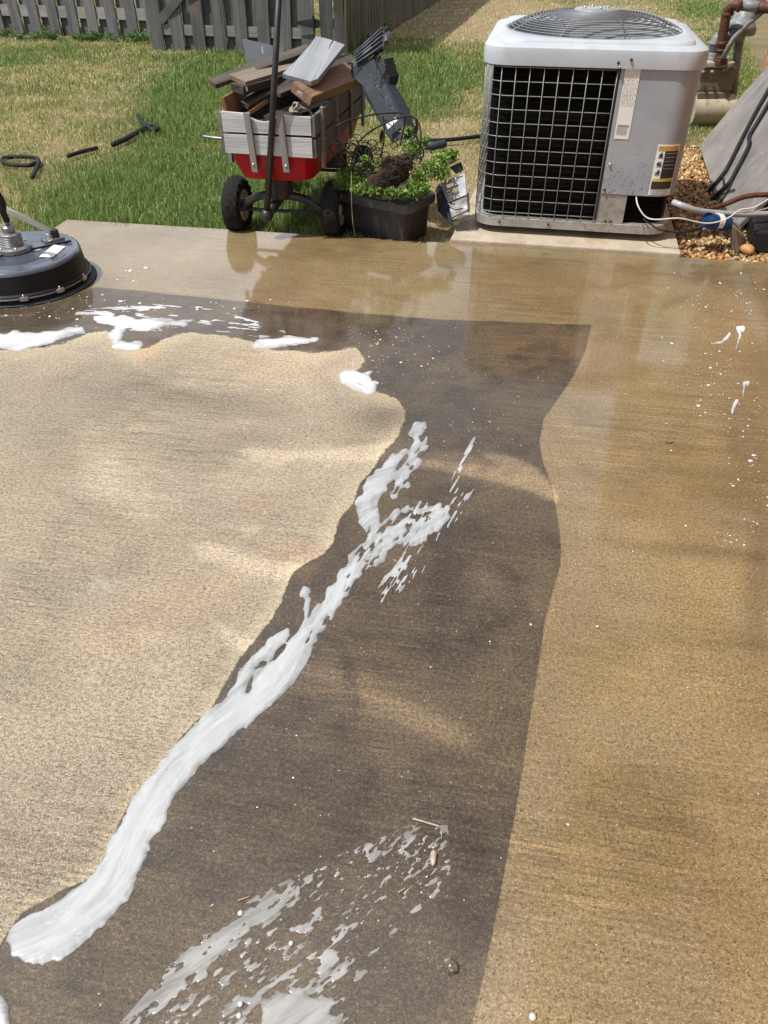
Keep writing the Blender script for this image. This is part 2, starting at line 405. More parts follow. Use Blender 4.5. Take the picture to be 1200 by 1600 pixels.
def mk_concrete():
    q = NT('patio_concrete'); v = q.coord()
    ang = R(10.1)
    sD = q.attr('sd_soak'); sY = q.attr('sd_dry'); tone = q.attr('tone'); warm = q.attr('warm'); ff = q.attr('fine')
    rough_edge = q.mth('MULTIPLY', q.mth('SUBTRACT', q.noise(v, 60, 4, .7), .5), 9.0)
    mD = q.rng(q.mth('ADD', sD, q.mth('MULTIPLY', rough_edge, .18)), -1.4, 1.4, smooth=True)
    ey = q.mth('ADD', sY, rough_edge); mY = q.rng(ey, -1.6, 1.2, smooth=True)
    big = q.noise(v, 2.2, 6, .65, .5); mid = q.noise(v, 11, 5, .6); hue = q.noise(q.map(v, loc=(5.2, 1.1, 0)), 3.1, 5, .6, .8)
    g1 = q.noise(v, 175, 4, .8); g2 = q.noise(v, 360, 3, .7); g3 = q.noise(q.map(v, (85, 175, 85), (0, 0, ang)), 1, 4, .78)
    br = q.noise(q.map(v, (7, 150, 5), (0, 0, ang)), 1, 5, .75)        # broom strokes
    br2 = q.noise(q.map(v, (1.3, 34, 5), (0, 0, ang)), 1, 6, .7)
    brm = q.rng(q.noise(q.map(v, loc=(2.2, 7.1, 0)), 1.6, 4, .6), .42, .6)
    W = q.mix(q.rng(big, .36, .62), (.225, .155, .064), (.335, .245, .120))
    W = q.mix(q.rng(hue, .45, .68, 0, .6), W, (.285, .215, .13))
    W = q.mix(q.rng(g1, .36, .60, .62, 0), W, (.085, .052, .022))
    pt = q.mth('MULTIPLY', q.rng(q.voro(v, 150), .16, .34, .9, 0), q.rng(q.noise(v, 70, 2), .50, .58))
    grain = q.mth('ADD', q.mth('MULTIPLY', q.noise(v, 260, 2, .8), .6), q.mth('MULTIPLY', q.noise(q.map(v, loc=(1, 5, 0)), 115, 2, .6), .4))
    W = q.mix(pt, W, (.05, .032, .016))
    W = q.mix(q.rng(g2, .56, .70, 0, .75), W, (.60, .50, .31))
    D = q.mix(q.rng(mid, .35, .66), (.056, .038, .022), (.105, .076, .045))
    D = q.mix(q.rng(hue, .46, .58, 0, .7), D, (.15, .108, .055))
    D = q.mix(q.rng(g1, .36, .60, .7, 0), D, (.038, .028, .020)); D = q.mix(pt, D, (.02, .016, .012))
    D = q.mix(q.rng(g2, .58, .72, 0, .6), D, (.33, .27, .20))
    Y = q.mix(q.rng(big, .38, .60), (.375, .315, .235), (.49, .415, .305))
    Y = q.mix(q.rng(hue, .46, .60, 0, .55), Y, (.335, .285, .24))
    Y = q.mix(q.rng(q.noise(v, 4.5, 5, .65), .52, .70, 0, .35), Y, (.46, .32, .22))
    Y = q.mix(q.rng(g3, .38, .56, .85, 0), Y, (.165, .13, .095)); Y = q.mix(pt, Y, (.10, .075, .055))
    Y = q.mix(q.rng(g2, .52, .62, 0, .8), Y, (.74, .66, .52))
    br_s = q.mix(brm, q.rng(br, .3, .7, .92, 1.06), q.rng(br, .34, .66, .62, 1.24))
    sm_ = q.mth('MULTIPLY', q.rng(q.noise(q.map(v, (1.3, 2.6, 1), (0, 0, R(28))), 1.6, 6, .72, .7), .52, .66, 0, .5), q.rng(g2, .35, .6, 1, .25))
    Y = q.mix(sm_, Y, (.20, .175, .15))
    pk_ = q.rng(q.noise(q.map(v, (1, 1, 1), loc=(9.3, 4.4, 0)), 5, 6, .7), .60, .72, 0, .6); Y = q.mix(pk_, Y, (.60, .54, .42))
    rim = q.mth('MULTIPLY', mY, q.rng(ey, 1, 26, .32, 0))
    Y = q.mix(rim, Y, (.68, .58, .40))
    c = q.mix(mD, W, D); c = q.mix(mY, c, Y)
    wet = q.mth('SUBTRACT', 1.0, mY)
    c = q.mix(1, c, q.rng(grain, .34, .66, .52, 1.50), 'MULTIPLY')
    c = q.mix(q.mth('MULTIPLY', mD, q.rng(grain, .52, .66, 0, .35)), c, (.26, .20, .115))
    c = q.mix(1, c, br_s, 'MULTIPLY')
    c = q.mix(1, c, q.mix(q.mth('MULTIPLY', brm, q.rng(mY, 0, 1, 1, .35)), 1.0, q.rng(br2, .32, .68, .74, 1.18)), 'MULTIPLY')
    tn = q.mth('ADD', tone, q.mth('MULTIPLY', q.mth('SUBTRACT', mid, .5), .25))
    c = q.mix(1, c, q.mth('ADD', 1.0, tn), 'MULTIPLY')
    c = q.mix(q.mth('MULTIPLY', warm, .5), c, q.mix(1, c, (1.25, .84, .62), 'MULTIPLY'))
    c = q.mix(q.rng(q.voro(v, 23), .012, .05, .85, 0), c, q.mix(1, c, .35, 'MULTIPLY'))   # bug holes
    c = q.mix(q.mth('MULTIPLY', wet, q.rng(q.voro(q.map(v, loc=(3.1, 1.7, 0)), 34), .03, .06, .8, 0)), c, (.62, .56, .42))
    q.P('Base Color', c)
    q.P('Roughness', q.mix(mY, q.rng(mid, .3, .7, .45, .6), .92)).P('Specular IOR Level', q.mix(mY, .35, .15))
    q.P('Coat Weight', q.mth('MULTIPLY', q.mth('MULTIPLY', wet, q.rng(mD, 0, 1, 1, .72)), q.rng(q.noise(v, 3.2, 5, .6), .30, .55, .80, 1.0)))
    q.P('Coat Roughness', q.rng(q.noise(v, 7, 4), .3, .7, .04, .10)).P('Coat IOR', 1.7)
    h = q.mth('ADD', q.mth('MULTIPLY', q.mth('MULTIPLY', br, .6), brm), q.mth('ADD', q.mth('MULTIPLY', g3, 1.2), q.mth('MULTIPLY', g2, .6)))
    q.P('Normal', q.bump(h, q.mix(mY, .30, .9), .004))
    film = q.mth('ADD', q.mth('MULTIPLY', br, .35), q.mth('MULTIPLY', g1, .12))
    q.P('Coat Normal', q.bump(q.mth('ADD', film, q.noise(v, 14, 3)), .035, .0035))
    return q.m
M['concrete'] = mk_concrete()
def mk_pad():
    q = NT('pad_concrete'); v = q.coord(); n = q.noise(v, 9, 6, .65)
    c = q.mix(q.rng(n, .35, .65), (.36, .32, .25), (.54, .50, .42)); c = q.mix(q.rng(q.noise(v, 120, 4, .7), .4, .65), c, (.42, .34, .24))
    c = q.mix(q.rng(q.noise(q.map(v, loc=(4, 2, 0)), 5, 5, .7), .52, .68, 0, .6), c, (.26, .16, .09))
    q.P('Base Color', c).P('Roughness', .85).P('Normal', q.bump(q.noise(v, 90, 4), .4, .004)); return q.m
M['pad'] = mk_pad()
def mk_foam(name, a, b, rough, coat, edge=.9, dens=1.0):
    q = NT(name); v = q.coord('Object'); fs = q.attr('along'); fl = q.attr('across'); th = q.attr('depth')
    cv = q.n('ShaderNodeCombineXYZ'); q.set(cv.inputs[0], q.mth('MULTIPLY', fs, .008)); q.set(cv.inputs[1], q.mth('MULTIPLY', fl, .055))
    sw = q.noise(cv.outputs[0], 1.0, 4, .5, .6)
    ln = q.rng(q.mth('ABSOLUTE', q.mth('SUBTRACT', q.noise(cv.outputs[0], .8, 4, .55, 1.4), .5)), .0, .035, .55, 0)
    c = q.mix(q.rng(sw, .36, .64), a, b); c = q.mix(ln, c, tuple(min(.86, k*1.15) for k in b))
    bub = q.voro(v, 95); bm = q.mth('MULTIPLY', q.rng(bub, .10, .17, .8, 0), q.rng(q.noise(v, 16, 3), .56, .62)); c = q.mix(bm, c, tuple(k*.35 for k in a))
    q.P('Base Color', c).P('Roughness', rough).P('Coat Weight', coat).P('Coat Roughness', .12)
    q.P('Normal', q.bump(q.mth('ADD', q.mth('MULTIPLY', q.noise(v, 210, 3), .4), q.mth('MULTIPLY', sw, .5)), .08, .002))
    t = q.n('ShaderNodeBsdfTransparent'); mx = q.n('ShaderNodeMixShader')
    al = q.mth('MULTIPLY', q.rng(q.mth('ADD', th, q.mth('ADD', q.mth('MULTIPLY', q.mth('SUBTRACT', sw, .5), 1.3), q.mth('MULTIPLY', q.mth('SUBTRACT', q.noise(v, 70, 4, .7), .5), .8))), 0, .75, edge, 1), dens)
    q.set(mx.inputs[0], al); q.t.links.new(t.outputs[0], mx.inputs[1]); q.t.links.new(q.b.outputs[0], mx.inputs[2]); q.t.links.new(mx.outputs[0], q.out.inputs[0])
    return q.m
M['foam'] = mk_foam('soap_foam', (.36, .385, .40), (.46, .485, .50), .45, .3, .62, .97)
M['foam_bright'] = mk_foam('bright_soap_foam', (.52, .54, .57), (.66, .67, .69), .5, .2, .5)
M['foam_thin'] = mk_foam('thin_soap_film', (.30, .30, .295), (.42, .42, .415), .3, .8, .6, .84)
M['speck'] = plain('foam_speck', (.62, .63, .64), .4, var=.1, bump=0)

# ================================================================= SETTING
# lawn: one sheet to the horizon with a finer part where the garden is
def dryness(px, py):
    d = np.full(px.shape, .55)
    green = [(300, 300, 190, 60, -12, 1.0), (290, 170, 95, 60, -35, 1.0), (230, 300, 150, 60, 0, .8), (120, 330, 110, 30, -10, .6), (650, 115, 110, 45, 5, 1.15), (640, 175, 70, 40, 0, .7), (560, 95, 40, 25, 0, .8), (1090, 12, 60, 14, 0, .9), (430, 330, 160, 60, 0, .9), (30, 80, 300, 20, 0, .35), (330, 110, 60, 30, -20, .6), (1140, 110, 30, 40, 0, .7), (640, 250, 40, 25, 0, .3)]
    for x, y, rx, ry, a, s in green:
        a = R(a); u = ((px-x)*math.cos(a)+(py-y)*math.sin(a))/rx; v = (-(px-x)*math.sin(a)+(py-y)*math.cos(a))/ry
        d -= s*.62*np.exp(-(u*u+v*v)**1.3)
    dryp = [(720, 28, 120, 40, 0, 1.2), (700, 190, 60, 26, 10, .8), (700, 290, 70, 70, 0, 1.0), (900, 20, 200, 20, 0, .7), (120, 190, 90, 50, 0, .15), (735, 150, 30, 20, 0, .6), (720, 340, 50, 30, 0, 1), (1040, 30, 60, 20, 0, .4), (310, 345, 60, 8, 0, .3)]
    for x, y, rx, ry, a, s in dryp:
        u = (px-x)/rx; v = (py-y)/ry; d += s*.6*np.exp(-(u*u+v*v)**1.2)
    return d
LZ = -.03
def grid_mesh(xs, ys):
    X, Y = np.meshgrid(xs, ys); n, m = X.shape
    i = np.arange(n*m).reshape(n, m)
    F = np.stack([i[:-1, :-1], i[:-1, 1:], i[1:, 1:], i[1:, :-1]], -1).reshape(-1, 4)
    return X.ravel(), Y.ravel(), F
xs = np.concatenate([[-300, -60, -20, -9], np.arange(-7, 7.01, .12), [9, 20, 60, 300]]); ys = np.concatenate([[-300, -60, -15, -4, 0, 2], np.arange(3.2, 18, .12), [25, 60, 300]])
X, Y, F = grid_mesh(xs, ys)
px, py = proj_np(X, Y); dry = np.clip(dryness(px, py)+.5*(fbm(X*1.1, Y*1.1, 3)-.5)+.5*(fbm(X*5, Y*5, 5)-.5), 0, 1)
Z = np.where((np.abs(X) < 7.2) & (Y > 2) & (Y < 18), LZ+.02*(fbm(X*1.7, Y*1.7, 9)-.5), LZ)
lawn = np_mesh('lawn', np.stack([X, Y, Z], 1), F, M['lawn'], attrs={'dry': dry}, k=4); tag(lawn, 'patchy green and straw coloured lawn behind the patio', 'lawn', kind='structure')

# patio: slab frame, u along the back edge, v towards the camera
PA = R(-10.1); au = Vector((math.cos(PA), math.sin(PA), 0)); av = Vector((math.sin(PA), -math.cos(PA), 0)); PC = G(105, 343)
soak = [(150, 448), (330, 466), (430, 476), (500, 483), (640, 496), (740, 501), (860, 505), (924, 508), (915, 548), (895, 590), (868, 630), (850, 655), (843, 690), (850, 725), (862, 757), (868, 790), (876, 840), (876, 880), (862, 930), (850, 980), (846, 1020), (838, 1070), (826, 1140), (818, 1200), (800, 1300), (782, 1400), (768, 1470), (752, 1540), (737, 1600), (700, 1800), (-300, 2100), (-700, 1600), (-400, 1000), (-400, 500), (-200, 470), (0, 478), (90, 470)]
dryp = [(-700, 1620), (-60, 1500), (-10, 1488), (6, 1470), (30, 1432), (70, 1405), (110, 1385), (146, 1373), (164, 1345), (180, 1300), (196, 1264), (218, 1238), (242, 1214), (262, 1190), (275, 1160), (300, 1130), (335, 1100), (352, 1062), (375, 1030), (395, 1005), (425, 968), (445, 920), (462, 890), (500, 870), (520, 848), (528, 815), (550, 785), (560, 755), (585, 728), (605, 700), (622, 680), (634, 655), (633, 640), (618, 622), (588, 612), (560, 607), (545, 596), (538, 585), (556, 576), (572, 566), (566, 556), (556, 543), (535, 546), (500, 552), (455, 549), (430, 548), (400, 536), (372, 528), (330, 523), (300, 519), (275, 524), (250, 534), (232, 543), (205, 548), (188, 540), (180, 525), (165, 518), (140, 522), (110, 533), (80, 540), (40, 546), (0, 548), (-60, 550), (-500, 570), (-1200, 900)]
TONES = [ # x, y, rx, ry, angle, tone, warm; some put reflections into the colour
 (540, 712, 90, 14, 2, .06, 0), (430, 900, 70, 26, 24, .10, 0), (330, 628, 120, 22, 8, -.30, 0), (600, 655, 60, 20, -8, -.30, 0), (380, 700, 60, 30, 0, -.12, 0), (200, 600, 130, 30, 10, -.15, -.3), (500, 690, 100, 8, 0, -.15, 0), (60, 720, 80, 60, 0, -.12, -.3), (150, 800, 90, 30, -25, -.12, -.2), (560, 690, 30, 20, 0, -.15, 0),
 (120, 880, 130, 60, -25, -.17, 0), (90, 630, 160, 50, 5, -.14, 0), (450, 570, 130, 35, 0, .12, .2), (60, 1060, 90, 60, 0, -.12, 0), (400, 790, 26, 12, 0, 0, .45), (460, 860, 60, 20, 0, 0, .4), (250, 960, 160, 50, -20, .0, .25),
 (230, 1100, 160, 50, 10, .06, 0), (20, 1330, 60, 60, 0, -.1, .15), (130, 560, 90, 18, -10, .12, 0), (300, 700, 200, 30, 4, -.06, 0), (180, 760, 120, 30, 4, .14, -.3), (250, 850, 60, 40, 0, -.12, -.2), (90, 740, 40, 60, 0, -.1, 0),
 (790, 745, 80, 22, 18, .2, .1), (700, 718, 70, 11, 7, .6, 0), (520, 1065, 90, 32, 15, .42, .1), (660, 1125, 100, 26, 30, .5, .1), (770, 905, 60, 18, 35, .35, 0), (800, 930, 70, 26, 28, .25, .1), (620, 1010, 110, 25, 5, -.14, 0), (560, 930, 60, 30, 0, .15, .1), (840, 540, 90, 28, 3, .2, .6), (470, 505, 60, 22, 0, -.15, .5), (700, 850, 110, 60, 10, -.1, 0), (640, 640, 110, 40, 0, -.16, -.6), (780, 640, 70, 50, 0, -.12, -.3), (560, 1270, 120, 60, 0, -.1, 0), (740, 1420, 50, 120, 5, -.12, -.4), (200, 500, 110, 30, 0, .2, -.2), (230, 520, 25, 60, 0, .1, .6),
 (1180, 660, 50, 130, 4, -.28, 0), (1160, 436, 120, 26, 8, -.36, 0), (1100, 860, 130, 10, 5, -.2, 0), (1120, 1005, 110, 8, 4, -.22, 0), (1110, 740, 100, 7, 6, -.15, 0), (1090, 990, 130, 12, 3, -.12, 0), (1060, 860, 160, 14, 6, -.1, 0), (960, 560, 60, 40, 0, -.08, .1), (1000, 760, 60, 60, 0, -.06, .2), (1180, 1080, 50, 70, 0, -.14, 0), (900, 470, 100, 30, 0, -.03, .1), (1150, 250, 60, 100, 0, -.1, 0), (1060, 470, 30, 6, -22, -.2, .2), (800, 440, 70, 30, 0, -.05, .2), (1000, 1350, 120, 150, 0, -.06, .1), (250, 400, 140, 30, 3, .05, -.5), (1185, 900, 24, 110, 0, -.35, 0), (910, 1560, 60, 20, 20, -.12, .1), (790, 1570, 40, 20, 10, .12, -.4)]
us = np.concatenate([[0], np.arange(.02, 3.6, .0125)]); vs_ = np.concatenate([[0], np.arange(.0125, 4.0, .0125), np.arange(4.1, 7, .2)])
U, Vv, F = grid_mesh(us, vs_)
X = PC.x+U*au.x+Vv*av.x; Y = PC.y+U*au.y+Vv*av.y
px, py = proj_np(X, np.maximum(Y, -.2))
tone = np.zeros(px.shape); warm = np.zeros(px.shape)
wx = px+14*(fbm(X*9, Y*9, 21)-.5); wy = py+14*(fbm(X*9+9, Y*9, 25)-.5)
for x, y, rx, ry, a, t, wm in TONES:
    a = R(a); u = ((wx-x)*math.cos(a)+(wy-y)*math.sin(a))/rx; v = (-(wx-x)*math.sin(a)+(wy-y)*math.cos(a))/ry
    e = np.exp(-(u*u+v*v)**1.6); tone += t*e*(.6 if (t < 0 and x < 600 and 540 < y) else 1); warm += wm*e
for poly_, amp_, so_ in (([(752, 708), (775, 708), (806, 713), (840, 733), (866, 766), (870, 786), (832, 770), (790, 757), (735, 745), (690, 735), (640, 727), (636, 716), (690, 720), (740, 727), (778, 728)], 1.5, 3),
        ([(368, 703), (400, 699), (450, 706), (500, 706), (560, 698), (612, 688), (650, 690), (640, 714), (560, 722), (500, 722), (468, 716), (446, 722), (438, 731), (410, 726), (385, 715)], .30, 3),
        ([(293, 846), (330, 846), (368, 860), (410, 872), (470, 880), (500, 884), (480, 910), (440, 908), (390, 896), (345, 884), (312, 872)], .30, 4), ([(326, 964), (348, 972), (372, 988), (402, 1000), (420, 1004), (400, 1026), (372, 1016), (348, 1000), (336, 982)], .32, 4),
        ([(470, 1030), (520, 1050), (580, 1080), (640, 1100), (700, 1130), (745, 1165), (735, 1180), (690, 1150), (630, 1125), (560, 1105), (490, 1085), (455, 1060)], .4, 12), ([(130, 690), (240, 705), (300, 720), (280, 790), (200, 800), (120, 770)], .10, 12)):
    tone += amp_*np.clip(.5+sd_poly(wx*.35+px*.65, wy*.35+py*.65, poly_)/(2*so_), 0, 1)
sdD = sd_poly(px, py, soak)+3*(fbm(X*9, Y*9, 31)-.5); sdY = sd_poly(px, py, dryp)+7*(fbm(X*22, Y*22, 33)-.5)
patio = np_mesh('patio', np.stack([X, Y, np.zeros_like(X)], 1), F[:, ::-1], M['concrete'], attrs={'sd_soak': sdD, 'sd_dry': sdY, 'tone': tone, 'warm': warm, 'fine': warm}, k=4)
tag(patio, 'broom finished concrete patio, part dry and part wet', 'patio', kind='structure')
sk_ = MB(); c = [PC+au*a_+av*b_ for a_, b_ in ((0, 0), (3.59, 0), (3.59, 6.9), (0, 6.9))]
for i in range(4):
    a_, b_ = c[i], c[(i+1) % 4]; sk_.add([a_+Vector((0, 0, -.001)), b_+Vector((0, 0, -.001)), b_+Vector((0, 0, -.11)), a_+Vector((0, 0, -.11))], [(0, 1, 2, 3)])
o = sk_.build('patio_edge', M['pad'], patio); 

# ---------------------------------------------------------------- foam: marching triangles over a traced field, lifted into a low mound
def field_mesh(name, fn, box, step, mat, thick, edge, label, cat='foam', z0=.0012, kind=None, group=None, seed=0, chain=None, ang=0):
    x0, y0, x1, y1 = box; xs = np.arange(x0, x1, step); ys = np.arange(y0, y1, step)
    PX, PYy = np.meshgrid(xs, ys); Fv = fn(PX, PYy); n, m = PX.shape
    i = np.arange(n*m).reshape(n, m)
    T = np.concatenate([np.stack([i[:-1, :-1], i[1:, :-1], i[:-1, 1:]], -1).reshape(-1, 3), np.stack([i[:-1, 1:], i[1:, :-1], i[1:, 1:]], -1).reshape(-1, 3)])
    f = Fv.ravel(); pxf = PX.ravel(); pyf = PYy.ravel(); ins = f > 0; cnt = ins[T].sum(1)
    tris = []; keys = []
    full = T[cnt == 3]
    def ek(a, b):
        lo = np.minimum(a, b); hi = np.maximum(a, b); return -(lo*np.int64(n*m)+hi)-1
    out = [full.astype(np.int64)]
    for c_ in (1, 2):
        t = T[cnt == c_].astype(np.int64); I = ins[t]
        odd = I if c_ == 1 else ~I; k = odd.argmax(1); r_ = np.arange(len(t))
        a = t[r_, k]; b = t[r_, (k+1) % 3]; d = t[r_, (k+2) % 3]; ab = ek(a, b); ad = ek(a, d)
        if c_ == 1: out.append(np.stack([a, ab, ad], 1))
        else: out += [np.stack([ab, b, d], 1), np.stack([ab, d, ad], 1)]
    A = np.concatenate(out); uq, inv = np.unique(A, return_inverse=True); A = inv.reshape(-1, 3)
    vx = np.empty(len(uq)); vy = np.empty(len(uq)); vf = np.zeros(len(uq))
    g = uq >= 0; vx[g] = pxf[uq[g]]; vy[g] = pyf[uq[g]]; vf[g] = f[uq[g]]
    kk = -(uq[~g]+1); lo = kk//(n*m); hi = kk % (n*m); t = f[lo]/(f[lo]-f[hi]+1e-12)
    vx[~g] = pxf[lo]+(pxf[hi]-pxf[lo])*t; vy[~g] = pyf[lo]+(pyf[hi]-pyf[lo])*t
    wx_, wy_ = G_np(vx, vy); hgt = 1-np.exp(-vf/edge)
    wz = z0+thick*hgt*(.75+.45*fbm(wx_*40, wy_*40, seed+3))
    wz[~g] = z0-.0006
    cx, cy = wx_.mean(), wy_.mean()
    if chain:
        best = np.full(len(vx), 1e9); al = np.zeros(len(vx)); ac_ = np.zeros(len(vx)); s0 = 0
        for (x1_, y1_, _), (x2_, y2_, _) in zip(chain[:-1], chain[1:]):
            ex_, ey_ = x2_-x1_, y2_-y1_; L_ = math.hypot(ex_, ey_); t = ((vx-x1_)*ex_+(vy-y1_)*ey_)/L_**2; tc = np.clip(t, 0, 1)
            d_ = np.hypot(vx-x1_-tc*ex_, vy-y1_-tc*ey_); m_ = d_ < best; best = np.where(m_, d_, best)
            al = np.where(m_, s0+tc*L_, al); ac_ = np.where(m_, ((vx-x1_)*ey_-(vy-y1_)*ex_)/L_, ac_); s0 += L_
    else:
        a_ = R(ang); al = vx*math.cos(a_)+vy*math.sin(a_); ac_ = -vx*math.sin(a_)+vy*math.cos(a_)
    o = np_mesh(name, np.stack([wx_-cx, wy_-cy, wz], 1), A[:, ::-1], mat, smooth=True, attrs={'along': al, 'across': ac_, 'depth': hgt*(1-.28*np.clip((1080-vy)/300, 0, 1) if chain else 1)}); o.location = (cx, cy, 0)
    n_ = o.data.polygons[0].normal if len(o.data.polygons) else None
    if n_ is not None and n_.z < 0: o.data.flip_normals()
    return tag(o, label, cat, group, kind)
def flow(px, py, ang, lx, ly, s, o=3):
    a = R(ang); u = px*math.cos(a)+py*math.sin(a); v = -px*math.sin(a)+py*math.cos(a)
    return fbm(u/lx, v/ly, s, o)-.5
def dense(pts):
    out = []
    for i in range(len(pts)-1):
        a = pts[max(i-1, 0)]; b = pts[i]; c = pts[i+1]; d = pts[min(i+2, len(pts)-1)]
        for k in range(4):
            t = k/4; out.append(tuple(.5*(2*b[j]+(c[j]-a[j])*t+(2*a[j]-5*b[j]+4*c[j]-d[j])*t*t+(3*b[j]-a[j]-3*c[j]+d[j])*t**3) for j in range(3)))
    return out+[pts[-1]]
MAIN = [(692, 806, 15), (662, 820, 19), (628, 832, 21), (592, 852, 18), (562, 882, 17), (532, 922, 18), (504, 962, 17), (470, 1008, 18), (436, 1055, 24), (390, 1093, 28), (344, 1132, 27), (292, 1184, 25), (256, 1226, 26), (229, 1272, 29), (199, 1332, 30), (168, 1388, 36), (126, 1428, 40), (88, 1456, 43), (54, 1470, 40)]
MAIN = dense(MAIN)
LEFTP = [(632, 706, 5), (614, 724, 12), (592, 750, 15), (574, 785, 13), (580, 815, 18), (592, 850, 18), (588, 868, 18)]
RIGHTP = [(655, 668, 7), (656, 690, 10), (644, 722, 10), (628, 752, 6), (618, 775, 4)]
def f_main(x, y):
    d = np.maximum(np.maximum(sd_chain(x, y, MAIN), sd_chain(x, y, LEFTP)), sd_chain(x, y, RIGHTP))
    d = np.maximum(d, sd_chain(x, y, [(478, 928, 6), (480, 955, 4), (474, 985, 6), (462, 1010, 12)]))
    d = np.maximum(d, sd_chain(x, y, [(449, 986, 5), (436, 1004, 9), (412, 1022, 10), (392, 1036, 8), (376, 1062, 10), (360, 1100, 12)]))
    d = np.maximum(d, sd_chain(x, y, [(600, 818, 8), (640, 795, 6), (655, 800, 10), (690, 795, 4)]))
    gap = sd_chain(x, y, [(446, 1008, 3), (428, 1030, 4), (408, 1044, 3), (396, 1056, 5), (388, 1080, 5)])
    d = np.minimum(d, -gap-1)
    up = np.clip((1060-y)/260, 0, 1)
    side = np.clip((x-(1200-y*.72)+120)/120, 0, 1)
    d = d+(5+8*up)*flow(x, y, -56, 17, 10, 41, 2)*1.7+13*flow(x, y, -50, 55, 30, 43)
    # holes torn along the current in the upper, looser part
    tear = flow(x, y, -52, 15, 6.0, 47, 2); d = np.minimum(d, np.where((y < 1010) & (x+.55*y > 1030), (.22-tear)*50, 99))
    return d
field_mesh('foam_stream', f_main, (0, 640, 730, 1530), 1.4, M['foam'], .0026, 6, 'long white stream of soap foam curving down the wet concrete to the lower left', seed=5, chain=MAIN)
def spec_field(parts, ang, lx, ly, amp, seed, env=6):
    def fn(x, y):
        d = np.full(x.shape, -1e9)
        for p in parts: d = np.maximum(d, sd_chain(x, y, p))
        return d+amp*flow(x, y, ang, lx, ly, seed, 3)*2
    return fn
field_mesh('foam_puddle', spec_field([[(2, 532, 13), (30, 533, 14), (62, 530, 12), (95, 521, 8), (128, 514, 5)]], -5, 22, 9, 6, 51), (-40, 500, 160, 560), 1.2, M['foam_bright'], .007, 5, 'flat white foam puddle at the left edge in front of the round cleaner', group=None, seed=7)
field_mesh('foam_puddle', spec_field([[(196, 505, 10), (184, 520, 11), (182, 538, 9), (200, 541, 9), (218, 540, 6)], [(150, 500, 3), (190, 502, 7), (230, 507, 9), (262, 506, 6), (300, 502, 3)]], 0, 24, 7, 7, 53), (120, 480, 330, 560), 1.2, M['foam_bright'], .006, 5, 'T shaped foam puddle on the boundary of the soaked band, right of the cleaner', seed=8)
field_mesh('foam_puddle', spec_field([[(400, 540, 7), (418, 537, 9), (445, 533, 7), (470, 532, 5), (492, 532, 3)], [(408, 527, 2), (440, 525, 3), (480, 529, 2), (496, 528, 1)]], 3, 24, 6, 5, 55), (380, 510, 510, 560), 1.2, M['foam_bright'], .006, 5, 'small elongated foam puddle at the middle of the dry boundary', seed=9)
field_mesh('foam_puddle', spec_field([[(541, 590, 12), (556, 592, 12), (570, 597, 11), (580, 606, 9)], [(548, 600, 9), (572, 609, 7)], [(575, 584, 3), (588, 578, 1.5)], [(585, 598, 4), (598, 599, 1)]], 20, 16, 9, 5, 57), (515, 570, 612, 625), 1.0, M['foam_bright'], .009, 5, 'thick white foam blob on the corner of the dry concrete', seed=10)
field_mesh('foam_puddle', spec_field([[(-30, 1600, 34), (-15, 1580, 30), (-12, 1640, 34)]], 70, 30, 14, 2.5, 59), (-80, 1520, 60, 1700), 1.6, M['foam_bright'], .008, 8, 'rounded foam edge at the lowest left corner', seed=11)
# thin streaks torn off the foam along the band behind the dry slab
def f_back(x, y):
    env = sd_chain(x, y, [(130, 500, 16), (230, 496, 22), (330, 500, 17), (400, 514, 12), (440, 520, 6)])
    return np.where(env > -6, np.minimum(env*.25, (flow(x, y, 5, 26, 3.6, 61, 4)-.10)*34), -9)
field_mesh('foam_streaks', f_back, (100, 465, 470, 540), .9, M['foam_bright'], .0025, 3, 'thin white foam streaks drawn along the dark wet band', kind='stuff', seed=12)
def f_up(x, y):
    env = sd_chain(x, y, [(748, 668, 4), (742, 695, 10), (730, 725, 15), (722, 760, 19), (705, 800, 18), (690, 840, 10)])
    e2 = sd_chain(x, y, [(660, 790, 10), (640, 830, 20), (640, 880, 25), (600, 930, 14)])
    env = np.maximum(env, e2*.9)
    return np.where(env > -5, np.minimum(env*.35, (flow(x, y, -58, 16, 4.2, 63, 2)-.15)*30), -9)
field_mesh('foam_streaks', f_up, (560, 650, 790, 960), 1.0, M['foam'], .002, 3, 'torn foam streaks trailing off the upper right of the main stream', kind='stuff', seed=13)
def f_low(x, y):
    env = sd_poly(x, y, [(170, 1620), (290, 1480), (400, 1400), (520, 1340), (640, 1290), (700, 1290), (705, 1370), (650, 1440), (600, 1490), (560, 1560), (540, 1680), (130, 1680)])
    k_ = np.clip((y-1330)/170, 0, 1); n1 = flow(x, y, -40, 11, 5.0, 71, 2)*(1-k_)+flow(x, y, -36, 22, 8.5, 72, 3)*k_; n2 = flow(x, y, -35, 90, 40, 73)
    low = np.clip((y-1420)/200, 0, 1); left = np.clip(1-np.abs((y-1600)+(x-190)*.80)/34, 0, 1)*(x < 470)
    thr = .10-.050*low-.30*left-.20*n2
    b = sd_poly(x, y, [(405, 1560), (460, 1545), (510, 1560), (530, 1600), (530, 1650), (400, 1650)])
    v = np.minimum(env*.15, (n1-thr)*44)
    return np.maximum(v, b*.6+16*flow(x, y, 0, 14, 9, 75))
field_mesh('foam_film', f_low, (150, 1270, 730, 1660), 1.25, M['foam_thin'], .0013, 5, 'grey torn film of thin soap suds fanning across the bottom of the patio', kind='stuff', seed=14, ang=-34)
